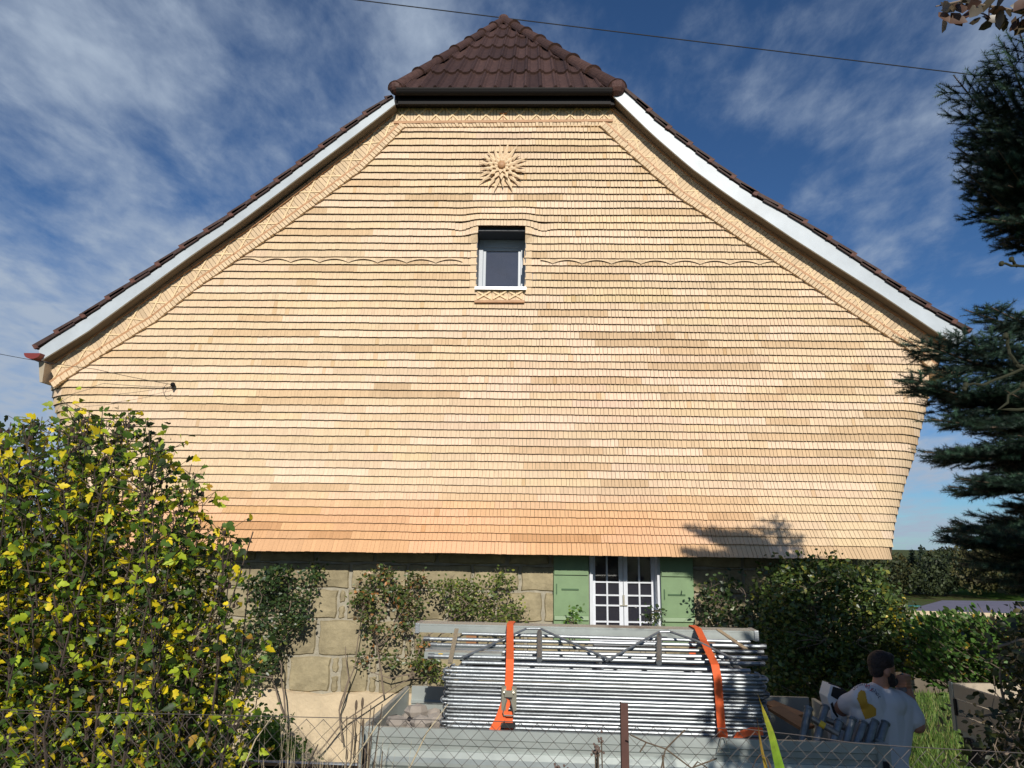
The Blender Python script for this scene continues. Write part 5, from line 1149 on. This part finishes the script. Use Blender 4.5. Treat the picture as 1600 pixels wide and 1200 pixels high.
for P in ([(985, 1148), (1010, 1160), (1040, 1170), (1080, 1200)], [(1040, 1170), (1060, 1150), (1070, 1140)], [(1010, 1160), (1000, 1175)], [(1080, 1200), (1120, 1185)], [(1020, 1260), (1040, 1170)], [(1050, 1240), (1090, 1190), (1120, 1210)]):
    k.tube([U(x, y, 2.22) for x, y in P], .0022, 5)
k.tube([U(1035, 1180, 2.22), U(1040, 1230, 2.22), Vector((U(1040, 1230, 2.22).x, 2.22, 1.05))], .0028, 5)
tag(k.build('bramble', M['bark']), 'thin dark leafless bramble right of the rusty fence post', 'bramble')
# ---- shed far behind
sd_ = thing('shed', 'low shed with purple grey roofing and a pale fascia beyond the hedge', 'shed', (18, 27, -2.3))
e0, e1_, r0_, r1_ = UZ(1413, 954, .02), U(1680, 962, 25), U(1472, 938, 29), U(1680, 940, 29); e0 = U(1413, 954, 25); k = MB(); k.poly([e0, e1_, r1_, r0_]); k.poly([e0+Vector((0, 0, -.05)), r0_+Vector((0, 0, -.05)), r1_+Vector((0, 0, -.05)), e1_+Vector((0, 0, -.05))]); k.build('roof', M['roofgrey'], sd_)
k = MB(); k.hexa([e0+Vector((0, -.05, -.16)), e1_+Vector((0, -.05, -.22)), e1_+Vector((0, 0, -.22)), e0+Vector((0, 0, -.16)), e0+Vector((0, -.05, .01)), e1_+Vector((0, -.05, .01)), e1_+Vector((0, 0, .01)), e0+Vector((0, 0, .01))]); k.build('fascia', M['plaster'], sd_)
k = MB(); k.box(e0.x+.3, e1_.x-.2, 25.4, 28.8, -2.5, min(e0.z, e1_.z)-.1); k.build('wall', M['soffit'], sd_)
# ---- far wood
FP, FC = [], []
fwd = MB()
for i in range(150):
    Y = random.uniform(165, 215); px = random.uniform(1330, 1800) if i < 120 else random.uniform(1540, 1800); x = U(px, 880, Y).x; zb_ = gz(x, Y)
    tgt = float(np.interp(px, [1330, 1400, 1430, 1460, 1500, 1560, 1800], [872, 862, 860, 852, 846, 838, 825])); ztop = U(px, tgt+random.uniform(0, 22), Y).z; h = ztop-zb_
    if px < 1450 and random.random() < .5:
        for k in range(200): t = random.random(); FP.append((x+random.gauss(0, 1)*(1-t)*1.9, Y-random.random()*(1-t)*2, zb_+h*(.1+.98*t))); FC.append((.016, .026, .014))
    else:
        rr = random.uniform(3.0, 5.5); cc = random.choice([(.026, .034, .012), (.034, .036, .012), (.02, .03, .014), (.045, .042, .014)])
        for k in range(420):
            a, b = random.uniform(0, 6.3), math.acos(random.uniform(-1, 1)); FP.append((x+rr*math.cos(a)*math.sin(b), Y+rr*.6*math.sin(a)*math.sin(b), zb_+h*.55+h*.42*math.cos(b))); FC.append(cc)
n = len(FP); C = np.array(FC)*1.5*rng.normal(1, .25, (n, 1)).clip(.5, 1.7)
o = scatter('forest', LEAF[0], LEAF[1], rotmats(rng.normal(0, 1, (n, 3)), rng.uniform(-3, 3, n), rng.uniform(.45, 1.0, n)), np.array(FP), C*1.0, M['needle'], None); tag(o, 'dark mixed wood on the far hillside', 'wood', kind='stuff')
# green machine in the field
k = MB(); q = U(1436, 942, 62); q.z = gz(q.x, 62)+.2; k.box(q.x-.7, q.x+.2, 61.5, 62.5, q.z, q.z+.55); k.box(q.x+.2, q.x+1.0, 61.7, 62.3, q.z+.1, q.z+.35); tag(k.build('field_trough', mat('teal_paint', (.03, .22, .17), .5), bevel=.05), 'tiny teal trough standing in the far field', 'trough')
# ================================================================== SPRUCE
TR = Vector((3.95, 4.75, 0)); TRZ0, TRZ1 = gz(3.95, 4.75)-.1, 5.35
sp = thing('spruce_tree', 'dark blue green spruce whose branches reach in from the right edge', 'spruce tree', (TR.x, TR.y, TRZ0))
k = MB(); k.tube([(TR.x, TR.y, TRZ0), (TR.x+.02, TR.y, 2), (TR.x, TR.y+.02, 4.5), (TR.x, TR.y, TRZ1)], [.13, .11, .06, .012], 12); k.build('trunk', M['bark'], sp)
nv, nf = [], []
SEG = .10
for i in range(84):
    t = random.random()*SEG; a = random.uniform(0, 6.283); d_ = Vector((math.cos(a)*.85, .55, math.sin(a)*.85)).normalized(); s_ = d_.cross(Vector((0, 1, 0))).normalized()*.0015; p = Vector((0, t, 0)); L_ = random.uniform(.020, .031); b = len(nv)
    nv += [tuple(p-s_), tuple(p+s_), tuple(p+d_*L_)]; nf.append((b, b+1, b+2))
b = len(nv); nv += [(-.003, 0, 0), (.003, 0, 0), (.0025, SEG, .001)]; nf.append((b, b+1, b+2)); b = len(nv); nv += [(0, 0, -.003), (0, 0, .003), (0, SEG, .0025)]; nf.append((b, b+1, b+2))
SPos, SDir = [], []; spb = MB()
def put(a, b):
    a, b = Vector(a), Vector(b); L_ = (b-a).length; n = max(1, int(round(L_/(SEG*.92)))); d_ = (b-a)/L_
    for i in range(n): SPos.append(tuple(a+d_*(L_*i/n))); SDir.append(tuple(d_))
def branch(root, tip, dens=1.0, spread=.42):
    root, tip = Vector(root), Vector(tip); D = tip-root; L_ = D.length; P = [root, root+D*.35+Vector((0, 0, -.05*L_)), root+D*.7+Vector((0, 0, -.05*L_)), tip]; s_ = arclen(P)
    spb.tube(P, [.018, .012, .008, .003], 5); 
    for a, b in zip(P[1:-1], P[2:]): put(a, b)
    h = Vector((-D.y, D.x, 0)).normalized(); n = int(L_/.075*dens)
    for i in range(n):
        t = .12+.86*i/n; q = along(P, s_, t); dd = D.normalized()
        for sg in (-1, 1):
            if random.random() > .95: continue
            l_ = (spread*L_*(1-t)**.8+.06)*random.uniform(.6, 1.15); e = q+(dd*.75+h*sg*.9+Vector((0, 0, random.uniform(-.12, .42)))).normalized()*min(l_, .5)
            put(q, e)
            if l_ > .16:
                m2 = max(1, int(l_/.085))
                for j in range(m2):
                    w = q.lerp(e, (j+.7)/(m2+.5))
                    for s2 in (-1, 1):
                        l2 = min(.2, l_*.5*(1-j/m2)+.05)*random.uniform(.6, 1.1); ddd = (e-q).normalized(); hh = Vector((-ddd.y, ddd.x, 0)).normalized()
                        put(w, w+(ddd*.8+hh*s2*.8+Vector((0, 0, random.uniform(-.25, .35)))).normalized()*l2)
vis = [(1490, 118, 4.2), (1540, 108, 4.1), (1568, 66, 3.7), (1497, 172, 4.4), (1492, 228, 4.6), (1500, 258, 4.4), (1512, 285, 4.7), (1528, 308, 4.5), (1548, 342, 4.4), (1572, 372, 4.6), (1590, 40, 3.6),
       (1548, 480, 4.4), (1508, 484, 4.6), (1474, 520, 4.5), (1420, 528, 4.4), (1404, 585, 4.5), (1412, 600, 4.7), (1455, 655, 4.4), (1478, 642, 4.7), (1444, 706, 4.5), (1452, 712, 4.8), (1482, 760, 4.5), (1500, 748, 4.3), (1560, 790, 4.6),
       (1470, 825, 4.5), (1462, 846, 4.6), (1505, 838, 4.3), (1540, 842, 4.7), (1500, 880, 4.5), (1540, 905, 4.6), (1585, 915, 4.4), (1580, 560, 4.2), (1570, 610, 4.3), (1590, 680, 4.2), (1560, 235, 4.2), (1575, 290, 4.3), (1570, 160, 4.3), (1590, 740, 4.3), (1590, 850, 4.2)]
for px, py, Y in vis:
    tip = U(px, py, Y); dist = math.hypot(tip.x-TR.x, tip.y-TR.y); rz = tip.z-(.55*dist if py < 260 else -.22*dist if py < 400 else .12*dist if py < 650 else -.10*dist); branch((TR.x, TR.y, rz), tip)
def px_of(p):
    v = Vector(p)-CAMP; zc_ = v.dot(fw); return (800+FPX*v.dot(rt)/zc_, 600-FPX*v.dot(up)/zc_) if zc_ > .1 else (9999, 0)
BL = ([0, 100, 250, 300, 340, 350, 480, 500, 540, 600, 625, 650, 700, 740, 770, 800, 830, 900, 920, 1200], [1560, 1520, 1520, 1550, 1580, 1700, 1700, 1540, 1480, 1460, 1530, 1500, 1490, 1520, 1580, 1580, 1510, 1530, 1660, 1660])
z = 1.9
while z < 6.2:
    for j in range(5):
        a = random.uniform(0, 6.283); L_ = min(1.5, .22+.42*(TRZ1-z))*random.uniform(.8, 1.1); d_ = Vector((math.cos(a), math.sin(a), .25 if z > 4 else -.05))
        for _ in range(9):
            tip = Vector((TR.x, TR.y, z))+d_*L_; bx1, by1 = px_of(tip)
            if bx1 < np.interp(by1, *BL)+35: L_ *= .82
            else: break
        if 3.8 < z < 4.95 and d_.x < .3: continue
        if L_ > .18: branch((TR.x, TR.y, z), tip, .8)
    z += .13
n = len(SPos); D = np.array(SDir); Cn = pick([(4, (.018, .040, .026)), (2.5, (.04, .085, .05)), (1, (.012, .024, .016))], n)
scatter('needles', nv, nf, rotmats(D, rng.uniform(-3, 3, n), np.ones(n)), np.array(SPos), Cn, M['needle'], sp); spb.build('branches', M['bark'], sp)
# ---- broadleaf tree beside the camera: shades the right foreground, one twig reaches into the top corner
bt_ = thing('broadleaf_tree', 'brown leaved twig of a tree reaching into the top right corner', 'tree', (3.5, .7, 1.05)); k = MB(); k.tube([(3.5, .7, 1.0), (3.45, .75, 2.2), (3.3, .8, 3.2), (3.1, .9, 3.8)], [.11, .09, .06, .03], 10)
for i in range(14):
    e = Vector((random.gauss(3.3, .7), random.gauss(.8, .4), random.gauss(3.4, .5))); k.tube(wig((3.4, .75, random.uniform(2.2, 3.4)), e, 4, .03), [.03, .024, .018, .012, .006], 6)
tw = [U(1700, 30, 1.75), U(1640, 30, 1.75), U(1570, 14, 1.75), U(1500, 2, 1.75), U(1462, 10, 1.75)]; k.tube([Vector((2.4, 1.0, 3.3))]+tw, [.012, .006, .005, .004, .003, .0015], 6); k.build('trunk', M['stem'], bt_)
P = []
while len(P) < 14000:
    v = Vector((random.gauss(0, 1), random.gauss(0, 1), random.gauss(0, 1))); v.normalize(); v *= random.random()**.4; p = Vector((3.35+v.x*1.75, .75+v.y*1.0, 3.35+v.z*1.25))
    if px_of(p)[0] > 1680 and not (p.y < .3 and p.x < 1.8): P.append(tuple(p))
leaves('crown', np.array(P), .095, [(3, (.08, .10, .03)), (2, (.14, .10, .05))], M['leafgloss'], bt_)
P = [tuple(along(tw, arclen(tw), random.uniform(.3, 1))+Vector((random.gauss(0, .012), random.gauss(0, .015), random.gauss(-.008, .012)))) for _ in range(44)]
leaves('twig_leaves', np.array(P), .05, [(3, (.07, .055, .03)), (2, (.10, .05, .03))], M['leafgloss'], bt_)
# ---- dark shrub at the lower right edge with mossy twigs
climber('dark_shrub', 'dark shrub with small olive leaves at the lower right edge', 'shrub', [[(1600, 1330), (1590, 1200), (1570, 1100), (1560, 1010)], [(1600, 1330), (1620, 1100), (1640, 980)], [(1640, 1330), (1570, 1180), (1530, 1120)]],
        [([(1535, 1210), (1548, 1150), (1565, 1110), (1578, 1060), (1590, 1020), (1700, 960), (1760, 960), (1760, 1260), (1540, 1260)], .8), ([(1575, 1050), (1570, 1000), (1600, 960), (1680, 950), (1680, 1060)], .2)], 2.5, 3.3, 7000, .026, [(4, (.028, .038, .012)), (2, (.05, .06, .018)), (1, (.10, .085, .02))], 80, .07, stemr=.01, mesh_stems=3)
tws = bpy.data.objects['dark_shrub']; k = MB(); 
for P in ([(1760, 560), (1660, 580), (1600, 575), (1540, 600), (1508, 603)], [(1600, 575), (1583, 560), (1575, 530), (1571, 525)], [(1660, 690), (1620, 640), (1560, 640), (1600, 600)], [(1760, 400), (1640, 412), (1600, 416), (1563, 413)], [(1590, 416), (1580, 405)]):
    p0_ = [U(x, y, 1.5) for x, y in P]; pts = []
    for a, b in zip(p0_[:-1], p0_[1:]): pts += wig(a, b, 4, .004)[:-1]
    pts.append(p0_[-1]); k.tube(pts, [.0042-.002*i/len(pts) for i in range(len(pts))], 6)
    for _ in range(5):
        e = pts[-1].lerp(pts[-2], random.uniform(0, .25)); k.ball(e+Vector((random.gauss(0, .003),)*3), (.006, .005, .005), 6, 5)
k.tube([U(1760, 560, 1.5), U(1800, 700, 1.55), U(1790, 900, 1.7), Vector((U(1700, 1100, 2.6).x, 2.6, 1.3))], [.006, .008, .01, .012], 6); k.tube([U(1760, 400, 1.5), U(1790, 560, 1.5), U(1800, 700, 1.55)], [.004, .006, .007], 6); k.tube([U(1660, 690, 1.5), U(1800, 700, 1.55)], .004, 5)
k.build('mossy_twigs', mat('mossy_bark', (.028, .030, .014), .95, noise=40), tws)
